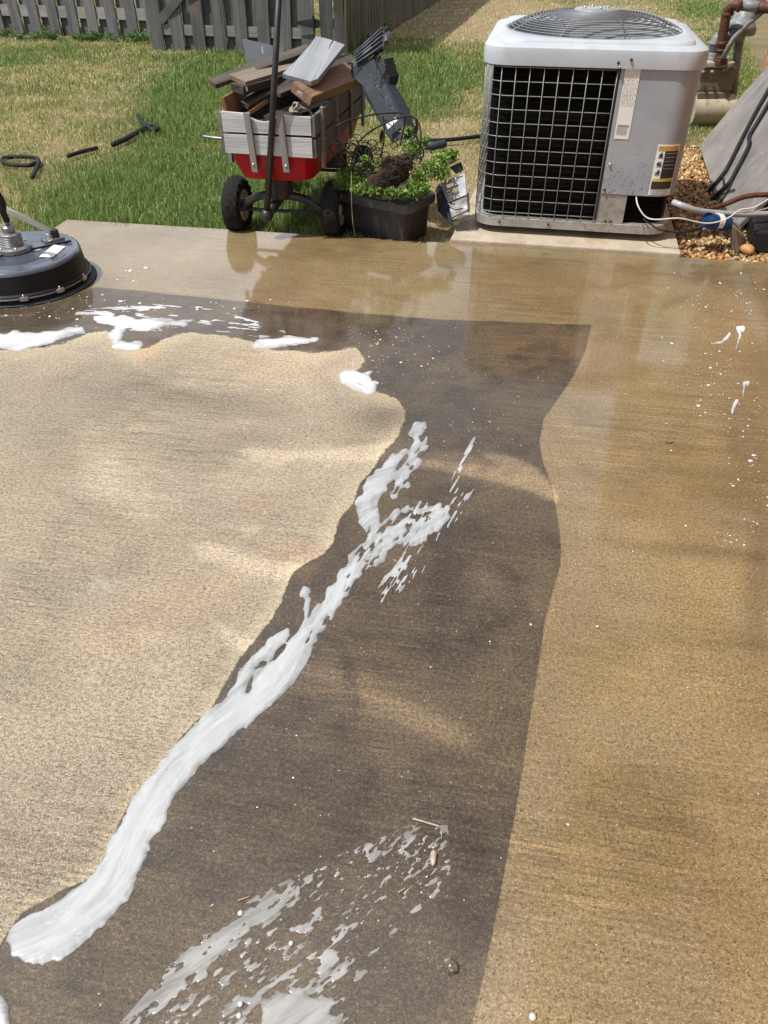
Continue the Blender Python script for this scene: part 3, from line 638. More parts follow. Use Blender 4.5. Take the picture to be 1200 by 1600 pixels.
def dots(regs, seed, rmin, rmax):
    r = np.random.default_rng(seed); P_ = []
    for (x, y, rx, ry, n) in regs:
        for k in range(n):
            P_.append((x+r.normal()*rx, y+r.normal()*ry, r.uniform(rmin, rmax)*(.5+r.random()**3*1.3)))
    mb = MB()
    for (x, y, s) in P_:
        if y < 415: continue
        c_ = G(x, y); k = (c_.y*cP+CAMH*sP)/FPX; el = .6+.8*r.random(); a0 = r.random()*6.3
        ring = [c_+Vector((math.cos(a)*s*k*el*(.8+.4*r.random()), math.sin(a)*s*k*1.2*(.8+.4*r.random()), .0012)) for a in np.linspace(0, 2*math.pi, 8)[:-1]]
        mid = [c_+(p-c_)*.6+Vector((0, 0, .6*s*k*.5)) for p in ring]; top = c_+Vector((0, 0, .0012+.55*s*k))
        mb.add(ring+mid+[top], [(i, (i+1) % 7, 7+(i+1) % 7, 7+i) for i in range(7)]+[(7+i, 7+(i+1) % 7, 14) for i in range(7)])
    return mb
o = dots([(590, 545, 40, 16, 60), (680, 570, 60, 22, 34), (600, 520, 35, 10, 30), (740, 675, 30, 18, 40), (600, 600, 25, 10, 10)], 5, .5, 1.4).build('foam_splatter', M['speck'], None, True); tag(o, 'fine white foam specks on the dark wet concrete left of the dark corner', 'foam', kind='stuff')
o = dots([(1120, 470, 30, 25, 46), (1165, 450, 25, 35, 50), (1120, 580, 25, 30, 70), (1160, 640, 10, 50, 16), (1090, 620, 15, 20, 16), (1155, 720, 14, 40, 20), (1180, 690, 10, 80, 34), (1180, 820, 12, 50, 20), (1140, 840, 30, 15, 16), (1130, 1060, 50, 10, 12)], 6, .5, 1.7).build('foam_splatter', M['speck'], None, True); tag(o, 'scattered foam specks on the wet tan concrete at the right edge', 'foam', kind='stuff')
o = dots([(900, 1000, 230, 300, 60), (600, 900, 200, 250, 60), (900, 600, 150, 80, 26), (500, 1300, 200, 120, 30), (650, 1330, 40, 60, 24), (1080, 1210, 4, 4, 2), (1030, 1260, 6, 8, 3), (950, 1470, 20, 6, 3), (832, 1590, 4, 3, 3), (1190, 1230, 6, 30, 5)], 8, .4, 1.15).build('foam_splatter', M['speck'], None, True); tag(o, 'tiny bubbles and grit specks spread over the wet patio', 'foam', kind='stuff')
o = dots([(210, 422, 16, 7, 16), (190, 430, 15, 4, 12), (330, 478, 60, 5, 24), (160, 470, 50, 6, 24), (60, 493, 50, 6, 30)], 9, .8, 2.3).build('foam_splatter', M['speck'], None, True); tag(o, 'loose foam flecks right of the round surface cleaner', 'foam', kind='stuff')
for pts, lab in (([(1160, 514, 5), (1153, 513, 3), (1157, 524, 2), (1150, 545, 1)], 'small foam dab high on the right side of the patio, tail pointing down'), ([(1168, 599, 4), (1163, 599, 3), (1162, 610, 1), (1160, 622, .6)], 'small foam dab at the right edge, second from the top'), ([(1151, 628, 4), (1147, 634, 3), (1144, 645, 2)], 'small foam dab at the right edge, lowest of the three'), ([(1140, 522, 2.5), (1136, 528, 3), (1128, 535, 2), (1112, 537, 1)], 'curved foam dab left of the highest dab on the right side')):
    xs_ = [p[0] for p in pts]; ys_ = [p[1] for p in pts]
    field_mesh('foam_dab', spec_field([pts], 60, 6, 3, 1.0, 81), (min(xs_)-9, min(ys_)-9, max(xs_)+9, max(ys_)+9), .7, M['foam_bright'], .005, 2, lab, seed=15, group='foam dabs on the right side')
# bubbles that sit in the suds
for k, (x, y, r_) in enumerate(((376, 1428, 4.5), (376, 1570, 4.5), (374, 1588, 4.5), (455, 1475, 4), (832, 1590, 6))):
    q = G(x, y); kk = (q.y*cP+CAMH*sP)/FPX; mb = MB(); mb.lathe([(r_*kk*math.cos(a), r_*kk*math.sin(a)) for a in np.linspace(0, 1.5, 6)], 12)
    ob = mb.build('soap_bubble', M['speck'], smooth=True); ob.location = q+Vector((0, 0, .002)); tag(ob, ['soap bubble at the head of the long suds streak, left of the others', 'upper of two soap bubbles near the bottom edge', 'lower of two soap bubbles near the bottom edge', 'soap bubble in the middle of the thin suds', 'soap bubble alone on the tan concrete at the bottom edge'][k], 'bubble', 'soap bubbles')
# pebble, shell and straws on the slab
def stone(name, c_, s3, mat, seed, label, cat):
    r = random.Random(seed); mb = MB(); rings = []
    for i in range(7):
        a = -math.pi/2+math.pi*i/6; rings.append([Vector((s3[0]*math.cos(a)*math.cos(b)*(1+.12*math.sin(3*b+seed)), s3[1]*math.cos(a)*math.sin(b)*(1+.1*math.cos(2*b+seed)), s3[2]*math.sin(a))) for b in np.linspace(0, 2*math.pi, 15)[:-1]])
    mb.loft(rings, True, True); o = mb.build(name, mat, smooth=True); o.location = c_+Vector((0, 0, s3[2]*.8)); o.rotation_euler = (0, 0, r.random()*3); return tag(o, label, cat)
M['wetstone'] = plain('wet_pebble', (.12, .11, .075), .12, var=.5, sc=90, dirt=(.45, .43, .36))
M['shell'] = plain('pale_shell', (.45, .36, .30), .3, var=.3, sc=60)
stone('pebble', G(704, 1510), (.009, .013, .007), M['wetstone'], 3, 'small wet grey green pebble near the bottom of the patio', 'pebble')
stone('snail_shell', G(677, 1342), (.0055, .016, .005), M['shell'], 0, 'narrow pale shell lying at the top of the thin suds', 'shell').rotation_euler = (0, 0, -.1)
def straw(pts, r_, lab, mat='twig', nm='straw', cat='straw'):
    p = spline([G(x, y, .003) for x, y in pts], 4); o = MB().tube(p, r_, 5).build(nm, M[mat], smooth=True, origin=p[len(p)//2]); return tag(o, lab, cat)
straw([(645, 1279), (666, 1285), (686, 1291)], .0016, 'longest pale straw above the shell', 'shell')
straw([(686, 1291), (690, 1300), (690, 1311)], .0006, 'hair thin bent straw right of the longest straw')
straw([(372, 1407), (390, 1401)], .0012, 'short pale straw lying above the long suds streak')
straw([(622, 1395), (634, 1387)], .0012, 'short straw between the shell and the pebble')
straw([(1040, 690), (1046, 692), (1052, 690)], .0012, 'tiny curled straw on the tan concrete right of centre', 'rust_wire')

# ---------------------------------------------------------------- pad under the unit
AR = R(-10.6)
pd0 = G(703, 379.5); pd1 = G(1063, 402)
ex = (pd1-pd0).normalized(); ey = Vector((-ex.y, ex.x, 0)); pw = (pd1-pd0).length
PM = Matrix.Translation(Vector((pd0.x, pd0.y, -.08))) @ Matrix(((ex.x, ey.x, 0, 0), (ex.y, ey.y, 0, 0), (0, 0, 1, 0), (0, 0, 0, 1)))
o = MB().prism([(0, .004), (pw, .004), (pw+.02, 1.12), (.06, 1.12)], .098, PM).build('equipment_pad', M['pad'], bevel=.006, origin=pd0); tag(o, 'pale concrete pad under the grey air conditioner', 'concrete pad')

# ================================================================= AIR CONDITIONER
bl = G(762, 352, .05); fx = Vector((math.cos(AR), math.sin(AR), 0)); fy = Vector((-math.sin(AR), math.cos(AR), 0))
ACW, ACD = .905, .94
ac_c = bl+fx*.385+fy*(ACD/2)
ac = thing('air_conditioner', (ac_c.x, ac_c.y, .018), 'grey outdoor air conditioner with wire guard and round top fan on its pad', 'air conditioner', AR)
def rr_pt(a, wv, dv, r_, z):
    """point of a rounded rectangle in direction a"""
    ca, sa = math.cos(a), math.sin(a); hw, hd = wv/2, dv/2
    t = min(hw/abs(ca) if abs(ca) > 1e-9 else 1e9, hd/abs(sa) if abs(sa) > 1e-9 else 1e9); x, y = ca*t, sa*t
    ix, iy = hw-r_, hd-r_
    if abs(x) > ix and abs(y) > iy:
        cx, cy = math.copysign(ix, x), math.copysign(iy, y); b = ca*cx+sa*cy; cc = cx*cx+cy*cy-r_*r_
        t = b+math.sqrt(max(b*b-cc, 0)); x, y = ca*t, sa*t
    return Vector((x, y, z))
NA = 120
def ringr(wv, dv, r_, z): return [rr_pt(2*math.pi*(k+.5)/NA, wv, dv, r_, z) for k in range(NA)]
def ringc(r_, z): return [Vector((r_*math.cos(2*math.pi*(k+.5)/NA), r_*math.sin(2*math.pi*(k+.5)/NA), z)) for k in range(NA)]
def rr_path(wv, dv, r_, z, x_from, y_to, side='left'):
    """front edge from x_from leftwards round the corner and back to y_to (side left), or rightwards"""
    s_ = -1 if side == 'left' else 1; hw, hd = wv/2, dv/2; pts = []
    n = 8
    for i in range(n+1): pts.append(Vector((x_from+(s_*(hw-r_)-x_from)*i/n, -hd, z)))
    for i in range(1, 9):
        a = math.pi/2*i/8; pts.append(Vector((s_*(hw-r_+r_*math.sin(a)), -hd+r_-r_*math.cos(a), z)))
    for i in range(1, n+1): pts.append(Vector((s_*hw, -hd+r_+(y_to+hd-r_)*i/n, z)))
    return pts
ZC = .715   # underside of the cap, above the pad
# base pan, coil, cap
MB().loft([ringr(ACW-.02, ACD-.02, .10, .03), ringr(ACW+.012, ACD+.012, .11, .035), ringr(ACW+.012, ACD+.012, .11, .072), ringr(ACW-.005, ACD-.005, .105, .075)], True, True).build('base_pan', M['pan'], ac, 'auto')
for sx in (-.3, .33):
    for sy in (-.32, .32): MB().lathe([(.03, 0), (.03, .03)], 12, Matrix.Translation((sx, sy, 0))).build('foot', M['black_plastic'], ac)
MB().loft([ringr(ACW-.06, ACD-.06, .09, .075), ringr(ACW-.06, ACD-.06, .09, ZC)], False, False).build('coil', M['coil'], ac, 'auto')
MB().loft([ringr(ACW-.10, ACD-.10, .07, .075), ringr(ACW-.10, ACD-.10, .07, ZC)], False, False).build('coil_inner_face', M['coil'], ac)
capr = [ringr(ACW+.0, ACD+.0, .105, ZC-.002), ringr(ACW+.03, ACD+.03, .115, ZC-.004), ringr(ACW+.034, ACD+.034, .115, ZC+.045), ringr(ACW+.026, ACD+.026, .112, ZC+.062), ringr(ACW+.0, ACD+.0, .105, ZC+.072),
        ringr(ACW-.075, ACD-.075, .09, ZC+.075), ringr(ACW-.085, ACD-.085, .09, ZC+.086), ringr(ACW-.10, ACD-.10, .09, ZC+.090), ringc(.398, ZC+.088), ringc(.388, ZC+.080), ringc(.384, ZC+.02), ringc(.384, ZC-.05)]
MB().loft(capr).build('top_cap', M['ac_cap'], ac, 'auto')
# wire guard: every wire its own part, meshes shared
gx0 = .105
for k in range(12):
    z = .098+(ZC-.012-.098)*k/11
    MB().tube(rr_path(ACW, ACD, .105, z, gx0, ACD/2-.1), .0019, 5).build('guard_wire', M['guard'], ac, True)
base_v = MB().tube([(0, 0, .072), (0, 0, ZC)], .0019, 5).build('guard_wire', M['guard'], ac, True)
perim = rr_path(ACW+.007, ACD+.007, .105, 0, gx0, ACD/2-.1); acc = 0; nxt = .0; first = True
for a, b in zip(perim[:-1], perim[1:]):
    L = (b-a).length
    while nxt <= acc+L:
        p = a+(b-a)*((nxt-acc)/L)
        if first: o = base_v; first = False
        else: o = base_v.copy(); C.objects.link(o); o.parent = ac
        o.location = (p.x, p.y, 0); nxt += .0605
    acc += L
# service panel: one bent sheet from the front round the right corner
def bent(name, x_from, y_to, z0, z1, off, mat, thk=.012, side='right'):
    a = rr_path(ACW+off, ACD+off, .105+off/2, z0, x_from, y_to, side); b = [Vector((p.x, p.y, z1)) for p in a]
    c_ = rr_path(ACW+off-2*thk, ACD+off-2*thk, .105+off/2-thk, z0, x_from, y_to, side); d = [Vector((p.x, p.y, z1)) for p in c_]
    return MB().loft([[a[i], c_[i], d[i], b[i]] for i in range(len(a))], True, True).build(name, mat, ac, 'auto', bevel=.002)
bent('service_panel', .118, .22, .205, ZC, .006, M['ac'])
bent('rear_panel', .118, .42, .205, ZC, -.01, M['ac'])
MB().box((.178, -ACD/2+.008, .139), (.125, .012, .128)).build('corner_post', M['pan'], ac, bevel=.002)
MB().box((.232, -ACD/2+.05, .139), (.010, .09, .128)).build('corner_post', M['pan'], ac, bevel=.002)
MB().box((.112, -ACD/2+.004, .40), (.012, .012, .62)).build('trim_strip', M['black_plastic'], ac)
MB().box((.355, -ACD/2+.16, .14), (.17, .012, .13)).build('valve_plate', M['motor'], ac)
for x, z in ((.30, .15), (.36, .13)): MB().tube([(x, -ACD/2+.15, z), (x, -ACD/2+.10, z), (x+.01, -ACD/2+.07, z-.03)], .012, 10).build('service_valve', M['brass'], ac, True)
for x, z, m in ((.137, .335, 'galv'), (.133, .225, 'black_ink'), (.185, .085, 'black_ink'), (.16, .085, 'black_ink'), (-.10, .055, 'black_ink'), (-.33, .055, 'black_ink'), (.10, ZC+.018, 'black_ink'), (.15, ZC+.03, 'black_ink'), (.108, ZC+.002, 'galv')):
    y = -ACD/2-(.020 if z > ZC else .008)
    MB().lathe([(.006, 0), (.006, .003), (.004, .006)], 10, Matrix.Translation((x, y+.003, z)) @ Matrix.Rotation(math.pi/2, 4, 'X')).build('screw', M[m], ac, True)
# stickers
FY = -ACD/2-.0045
rs = MB().box((.166, FY, .575), (.062, .001, .27)).build('rating_label', M['white'], ac)
r = random.Random(4); mb = MB()
for k in range(26):
    z = .70-.0052*k*1.0; x = .14
    while x < .19:
        L = r.uniform(.002, .010); mb.box((x+L/2, FY-.0008, z), (L, .0006, .0012)); x += L+r.uniform(.002, .008)
mb.build('rating_print', M['ink'], rs)
mb = MB(); mb.box((.166, FY-.0008, .492), (.048, .0006, .010))
for k in range(7): mb.box((.162+r.uniform(-.002, .002), FY-.0008, .483-.0042*k), (.046-r.random()*.008, .0006, .0016))
mb.build('rating_box', M['ink'], rs)
def on_corner(x_arc, z, off=.0045):
    """point on the rounded right corner, x_arc metres along from the start of the bend"""
    r_ = .105; a = max(0, x_arc)/r_
    if x_arc <= 0: return Vector((ACW/2-r_+x_arc, -ACD/2-off-.001, z))
    return Vector((ACW/2-r_+(r_+off+.001)*math.sin(a), -ACD/2+r_-(r_+off+.001)*math.cos(a), z))
def wrap(name, a0, a1, z0, z1, mat, parent, off=.0045, slant=0):
    n = 6; A = [on_corner(a0+(a1-a0)*i/n, z0, off) for i in range(n+1)]; B = [Vector((p.x, p.y, z1)) for p in A]
    A2 = [on_corner(a0+(a1-a0)*i/n, z0, off-.0008) for i in range(n+1)]; B2 = [Vector((p.x, p.y, z1)) for p in A2]
    return MB().loft([[A[i], A2[i], B2[i], B[i]] for i in range(n+1)], True, True).build(name, mat, parent)
wl = wrap('warning_label', -.020, .082, .212, .425, M['white'], ac)
wrap('orange_band', -.015, .077, .400, .419, M['orange'], wl, .0055)
wrap('black_field', +.016, .077, .285, .399, M['black_ink'], wl, .0055)
wrap('yellow_band', -.015, .077, .272, .284, M['yellow'], wl, .0055)
wrap('black_band', -.015, .077, .238, .271, M['black_ink'], wl, .0055)
for k in range(3):
    wrap('pictogram_frame', -.012, .012, .370-.036*k, .371-.036*k, M['black_ink'], wl, .0055)
    zc_ = .383-.036*k
    mb = MB(); rp = random.Random(k+3)
    for q_ in range(7):
        cc = on_corner(.001+rp.uniform(-.007, .007), zc_+rp.uniform(-.008, .008), .0058); mb.box(cc, (rp.uniform(.003, .010), .0006, rp.uniform(.003, .010)))
    mb.build('pictogram', M['black_ink'], wl)
for k in range(5):
    wrap('text_line', .022, .072-.006*(k % 3), .388-.016*k, .390-.016*k, M['ink'], wl, .006)
for k in range(4): wrap('text_line', -.012, .070-.01*(k % 2), .233-.006*k, .235-.006*k, M['ink'], wl, .0055)
# fan under the grille
mot = MB().lathe([(.075, ZC-.20), (.08, ZC-.19), (.08, ZC-.02), (.06, ZC)], 24).build('fan_motor', M['motor'], ac, 'auto')
MB().lathe([(.05, ZC-.235), (.05, ZC-.20)], 16).build('fan_hub', M['galv'], ac)
for k in range(4):
    a0 = k*math.pi/2+.45; mb = MB(); rows = []
    for i in range(6):
        rr_ = .055+.31*i/5; wd = .30+.25*math.sin(i/5*2.2)
        rows.append([Vector((rr_*math.cos(a0+wd*(t-.5)*1.6), rr_*math.sin(a0+wd*(t-.5)*1.6), ZC-.175+.10*(t-.5)*(.6+.4*rr_/.3))) for t in np.linspace(0, 1, 6)])
    vsx = [p for r_ in rows for p in r_]; mb.add(vsx, [(i*6+j, i*6+j+1, (i+1)*6+j+1, (i+1)*6+j) for i in range(5) for j in range(5)])
    b = mb.build('fan_blade', M['blade'], ac, True); s_ = b.modifiers.new('solid', 'SOLIDIFY'); s_.thickness = .003
dome = lambda rr_: ZC+.088+.070*(1-(rr_/.392)**3.0)
rads = np.concatenate([np.linspace(.392, .25, 10), np.linspace(.237, .100, 12)])
for rr_ in rads:
    MB().tube([(rr_*math.cos(a), rr_*math.sin(a), dome(rr_)) for a in np.linspace(0, 2*math.pi, 97)[:-1]], .0019, 5, closed=True).build('grille_ring', M['ring'], ac, True)
for k in range(8):
    a = k*math.pi/4+.39
    MB().tube([(q_*math.cos(a), q_*math.sin(a), dome(min(q_, .392))-.005) for q_ in np.linspace(.06, .41, 12)], .0038, 6).build('grille_spoke', M['ring'], ac, True)
gp = MB().lathe([(.094, dome(.09)-.004), (.098, dome(.09)+.001), (.09, dome(.09)+.006), (.03, dome(.09)+.008), (.001, dome(.09)+.008)], 32).build('grille_centre_plate', M['galv'], ac, 'auto')
for k in range(4):
    a = k*math.pi/2+.3; MB().lathe([(.007, 0), (.007, .006), (.003, .009)], 8, Matrix.Translation((.055*math.cos(a), .055*math.sin(a), dome(.09)+.007))).build('bolt', M['galv'], gp, True)

# ================================================================= FENCE AND GATE
def picket_mesh(seed, wid=.137, hgt=1.8, thk=.019):
    r = random.Random(seed); rings = []
    for i in range(7):
        t = i/6; ox = r.uniform(-.004, .004); rings.append([Vector((ox+a*wid/2+r.uniform(-.002, .002), b*thk/2, t*hgt+(r.uniform(-.012, .004) if i == 0 else 0))) for a, b in ((-1, -1), (1, -1), (1, 1), (-1, 1))])
    mb = MB().loft(rings, True, True); me = bpy.data.meshes.new('picket'); me.from_pydata(mb.v, [], mb.f); me.update(); return me
pk = {}
for key, mt in (('g', 'picket'), ('b', 'picket_brown')):
    pk[key] = []
    for s_ in range(5):
        me = picket_mesh(s_+(20 if key == 'b' else 0)); me.materials.append(M[mt]); pk[key].append(me)
def put_picket(parent, p, rz, lean, key='g', rake=0, sc=1, k=0):
    o = bpy.data.objects.new('picket', pk[key][k % 5]); C.objects.link(o); o.parent = parent
    o.matrix_basis = parent.matrix_basis.inverted() @ (Matrix.Translation(p) @ Matrix.Rotation(rz, 4, 'Z') @ Matrix.Rotation(lean, 4, 'X') @ Matrix.Rotation(rake, 4, 'Y')) @ Matrix.Diagonal((sc, 1, 1, 1)); return o
def fence_run(root, a, b, spacing, lean, key, shadow=True, rake=(0, 0), rails=(.20, .95, 1.65), rail_h=.09, start=0, sc=1):
    d = (b-a); L = d.length; d = d.normalized(); rz = math.atan2(d.y, d.x); nrm = Vector((d.y, -d.x, 0))   # towards the camera
    Ml = Matrix.Rotation(rz, 4, 'Z') @ Matrix.Rotation(lean, 4, 'X')
    n = int((L-start)/spacing)+1
    r = random.Random(int(L*100))
    for i in range(n):
        t = start+i*spacing; rk = rake[0]+(rake[1]-rake[0])*t/L+r.uniform(-.012, .012)
        put_picket(root, a+d*t+nrm*.0295+Vector((0, 0, r.uniform(-.01, .02)-.02)), rz+r.uniform(-.03, .03), lean, key, rk, sc, i)
        if shadow and i < n-1: put_picket(root, a+d*(t+spacing/2)-nrm*.0295+Vector((0, 0, r.uniform(-.01, .02)-.01)), rz, lean, key, rk, sc, i+2)
    for h_ in rails:
        off = Ml @ Vector((0, 0, h_)); board('rail', a+off, b+off, .038, rail_h, (Ml @ Vector((0, 0, 1))), M['rail'], root)
        root_o = C.objects[-1]
    return rz
def fix_rails(root):
    inv = root.matrix_basis.inverted()
    for o in root.children:
        if o.name.startswith('rail') or o.name.startswith('brace'):
            if not o.get('fixed'): o.matrix_basis = inv @ o.matrix_basis; o['fixed'] = 1
a0, a1 = G(-240, 40)+Vector((0, 0, LZ)), G(252, 60)+Vector((0, 0, LZ))
a0 = a0; fA = thing('fence', a0, 'grey board fence across the back of the lawn, left of the gate', 'fence')
fence_run(fA, a0, a1, .262, R(-9), 'g', rake=(R(-10), R(-4)), rails=(.26, 1.0, 1.68), rail_h=.12)
fix_rails(fA)
b0, b1 = G(250, 74)+Vector((0, 0, LZ)), G(492, 82)+Vector((0, 0, LZ))
gA = thing('garden_gate', b0, 'weathered board gate with black strap hinge at its right end', 'gate')
fence_run(gA, b0, b1, .245, R(-7), 'g', rake=(R(-3), R(0)), rails=(.20, 1.0, 1.62), rail_h=.10)
dd = (b1-b0).normalized(); nn = Vector((dd.y, -dd.x, 0))
board('brace', b0+dd*.05+Vector((0, 0, .28)), b0+dd*1.5+Vector((0, 0, 1.5)), .09, .02, nn, M['picket'], gA)
fix_rails(gA)
hx = b1+dd*.02; 
hm = MB()
for s_ in (-1, 1):
    q0 = hx+nn*.05+Vector((0, 0, .30)); e = dd*(.22*s_)
    hm.hexa([q0+Vector((0, 0, -.045)), q0+e+Vector((0, 0, -.008)), q0+e+Vector((0, 0, .008)), q0+Vector((0, 0, .045))], [p+nn*.005 for p in (q0+Vector((0, 0, -.045)), q0+e+Vector((0, 0, -.008)), q0+e+Vector((0, 0, .008)), q0+Vector((0, 0, .045)))])
hm.tube([hx+nn*.06+Vector((0, 0, .23)), hx+nn*.06+Vector((0, 0, .37))], .013, 8)
hm.build('strap_hinge', M['black_plastic'], gA, world=True)
c0, c1 = G(505, 84)+Vector((0, 0, LZ)), G(540, 84)+Vector((0, 0, LZ)); e1 = G(662, 12)+Vector((0, 0, LZ)); e2 = e1+(e1-c1).normalized()*4
fB = thing('fence', c0, 'darker brown board fence running away to the right of the gate', 'fence')
fence_run(fB, c0+dd*.05, c1, .15, R(-4), 'g', shadow=False, rails=(.3, 1.6))
fence_run(fB, c1, e2, .158, R(0), 'b', shadow=False, rails=(.35, 1.0, 1.6), rail_h=.09)
fix_rails(fB)
for r_ in (.0, 2.4, 4.8):
    p = c1+(e2-c1).normalized()*r_; MB().box((p.x-.06, p.y+.03, .9), (.09, .09, 1.9)).build('post', M['picket_brown'], fB, world=True)
for r_ in (-2.2, 0): 
    p = a1+(a1-a0).normalized()*r_+Vector((.0, .09, 0)); MB().box((p.x, p.y, .9), (.09, .09, 1.9)).build('post', M['picket'], fA, world=True)

# ================================================================= HOUSE WALL (just outside the right edge; its reflection lies on the wet slab)
HA = R(17.2); hd = Vector((math.sin(HA), math.cos(HA), 0)); hn = Vector((-math.cos(HA), math.sin(HA), 0))   # hn faces the patio
WL = 1.0; hw0 = hn*(-WL)
house = thing('house', hw0+hd*6, 'orange brick house side wall with white eaves at the right edge', 'house')
def hbox(mb, s0, s1, l0, l1, z0, z1):
    c4 = [hw0+hd*s_-hn*l_ for s_, l_ in ((s0, l0), (s1, l0), (s1, l1), (s0, l1))]
    mb.hexa([c+Vector((0, 0, z0)) for c in c4], [c+Vector((0, 0, z1)) for c in c4]); return mb
wallp = hbox(MB(), -5, 9.2, .006, .25, -.1, 3.42).build('wall', M['mortar'], house, world=True)
hbox(MB(), -5.4, 9.6, -.71, .3, 3.40, 3.44).build('soffit', M['fascia'], house, world=True)
hbox(MB(), -5.4, 9.6, -.74, -.71, 3.36, 3.54).build('fascia', M['fascia'], house, world=True)
mb = MB(); q4 = [(-5.4, -.74, 3.54), (9.6, -.74, 3.54), (9.6, 3.5, 5.3), (-5.4, 3.5, 5.3)]
qs = [hw0+hd*s_-hn*l_+Vector((0, 0, z)) for s_, l_, z in q4]; mb.hexa(qs, [q_+Vector((0, 0, .04)) for q_ in qs]); mb.build('roof', M['roofing'], house, world=True)
bw, bh, bj = .203, .057, .010
bmesh_ = MB().box((0, 0, 0), (bw, .02, bh)); bme = bpy.data.meshes.new('brick'); bme.from_pydata(bmesh_.v, [], bmesh_.f); bme.update(); bme.materials.append(M['brick'])
invh = house.matrix_basis.inverted(); rzh = math.atan2(hd.y, hd.x); cnt = 0; sm = MB()
Mr = Matrix.Rotation(rzh, 4, 'Z')
for j in range(50):
    z = .03+j*(bh+bj)
    for i in range(-24, 44):
        s_ = i*(bw+bj)+(0.5*(bw+bj) if j % 2 else 0)
        p = hw0+hd*s_+hn*(.003+random.uniform(-.001, .002))+Vector((0, 0, z))
        if 5.6 < s_ < 9.1 and j < 18 and cnt < 290:
            o = bpy.data.objects.new('brick', bme); C.objects.link(o); o.parent = wallp; o.matrix_basis = invh @ Matrix.Translation(p) @ Mr; cnt += 1
        else: sm.box(p, (bw, .02, bh), Mr.to_3x3())
o = sm.build('brickwork', M['brick'], wallp, world=True); o['kind'] = 'stuff'
#PART2
# ================================================================= LEANING PANEL, GRAVEL, METER AND LINES BESIDE THE WALL
A_ = G(1084, 243)+Vector((0, 0, .0)); B_ = G(1152, 362); 
ua = (A_-B_).normalized(); lean_ = (hn*-1*.52+Vector((0, 0, .86))).normalized(); nrm_ = ua.cross(lean_); nrm_ = -nrm_ if nrm_.z < 0 else nrm_
o = board('leaning_panel', (A_+B_)/2+Vector((0, 0, .01)), (A_+B_)/2+lean_*1.12+Vector((0, 0, .01)), (A_-B_).length, .022, nrm_, M['panel'], None, 'large weathered grey panel leaning against the house wall beside the meter', 'panel')
def gravel(n, seed):
    r = np.random.default_rng(seed); V = []; Fs = []; Cc = []
    t = (1+5**.5)/2; iv = np.array([(-1, t, 0), (1, t, 0), (-1, -t, 0), (1, -t, 0), (0, -1, t), (0, 1, t), (0, -1, -t), (0, 1, -t), (t, 0, -1), (t, 0, 1), (-t, 0, -1), (-t, 0, 1)])/math.hypot(1, t)
    it = np.array([(0, 11, 5), (0, 5, 1), (0, 1, 7), (0, 7, 10), (0, 10, 11), (1, 5, 9), (5, 11, 4), (11, 10, 2), (10, 7, 6), (7, 1, 8), (3, 9, 4), (3, 4, 2), (3, 2, 6), (3, 6, 8), (3, 8, 9), (4, 9, 5), (2, 4, 11), (6, 2, 10), (8, 6, 7), (9, 8, 1)])
    pal = np.array([(.55, .30, .08), (.66, .42, .16), (.40, .17, .05), (.28, .18, .10), (.72, .58, .36), (.48, .25, .07), (.18, .10, .05), (.60, .36, .12)])
    reg = [tuple(G(x, y)) for x, y in ((1040, 398), (1064, 402), (1230, 412), (1400, 420))]
    for k in range(n):
        # strip between pad, patio edge and wall
        s_ = r.uniform(3.15, 5.9); l_ = r.uniform(-.02, 1.0); p = hw0*0+hd*s_-hn*l_
        x, y = p.x, p.y
        rel = Vector((x, y, 0))-PC; v = rel.dot(av)
        if v > -.012: continue
        q = Vector((x-pd0.x, y-pd0.y, 0)); 
        if -.02 < q.dot(ex) < pw+.03 and q.dot(ey) < 1.12: continue
        s = r.uniform(.007, .016)*(1.5 if r.random() < .05 else 1); M3 = np.linalg.qr(r.normal(size=(3, 3)))[0]
        P_ = (iv*(1+.22*(r.random((12, 1))-.5)))*np.array([s*1.3, s*r.uniform(.7, 1), s*.6]); P_ = P_ @ M3
        V.append(P_+np.array([x, y, LZ+.006+r.random()*.022])); Fs.append(it+12*len(Fs)); Cc.append(np.repeat([pal[r.integers(8)]*r.uniform(.45, 1.1)], 12, 0))
    return np.concatenate(V), np.concatenate(Fs), np.concatenate(Cc)
V, F, Cc = gravel(15000, 3); o = np_mesh('gravel', V, F, M['pebble'], Cc, smooth=True); tag(o, 'orange and cream river gravel between the pad and the house', 'gravel', kind='stuff')
stone('pebble', G(1166, 396, .0), (.035, .03, .024), plain('orange_cobble', (.45, .24, .10), .6, sc=30), 5, 'largest orange stone in the gravel by the patio edge', 'stone')
# flat leaves lying on the gravel
def leaf_mesh(n, pos, seed, size, cols, up=.5, name='leaf_litter'):
    r = np.random.default_rng(seed); P0 = pos(r, n); a = r.random(n)*6.283; L = r.uniform(*size, n); tilt = r.normal(0, up, n); t2 = r.normal(0, up, n)
    dx = np.stack([np.cos(a)*np.cos(tilt), np.sin(a)*np.cos(tilt), np.sin(tilt)], 1); dy = np.stack([-np.sin(a)*np.cos(t2), np.cos(a)*np.cos(t2), np.sin(t2)], 1)
    w_ = L*r.uniform(.35, .55, n)
    V = np.stack([P0, P0+dx*L[:, None]*.5+dy*w_[:, None]*.5, P0+dx*L[:, None]+np.array([0, 0, -.15])*L[:, None], P0+dx*L[:, None]*.5-dy*w_[:, None]*.5], 1).reshape(-1, 3)
    F = np.arange(n*4).reshape(n, 4); cols = np.array(cols); c = cols[r.integers(len(cols), size=n)]*r.uniform(.7, 1.3, (n, 1))
    return V, F, np.repeat(c, 4, 0)
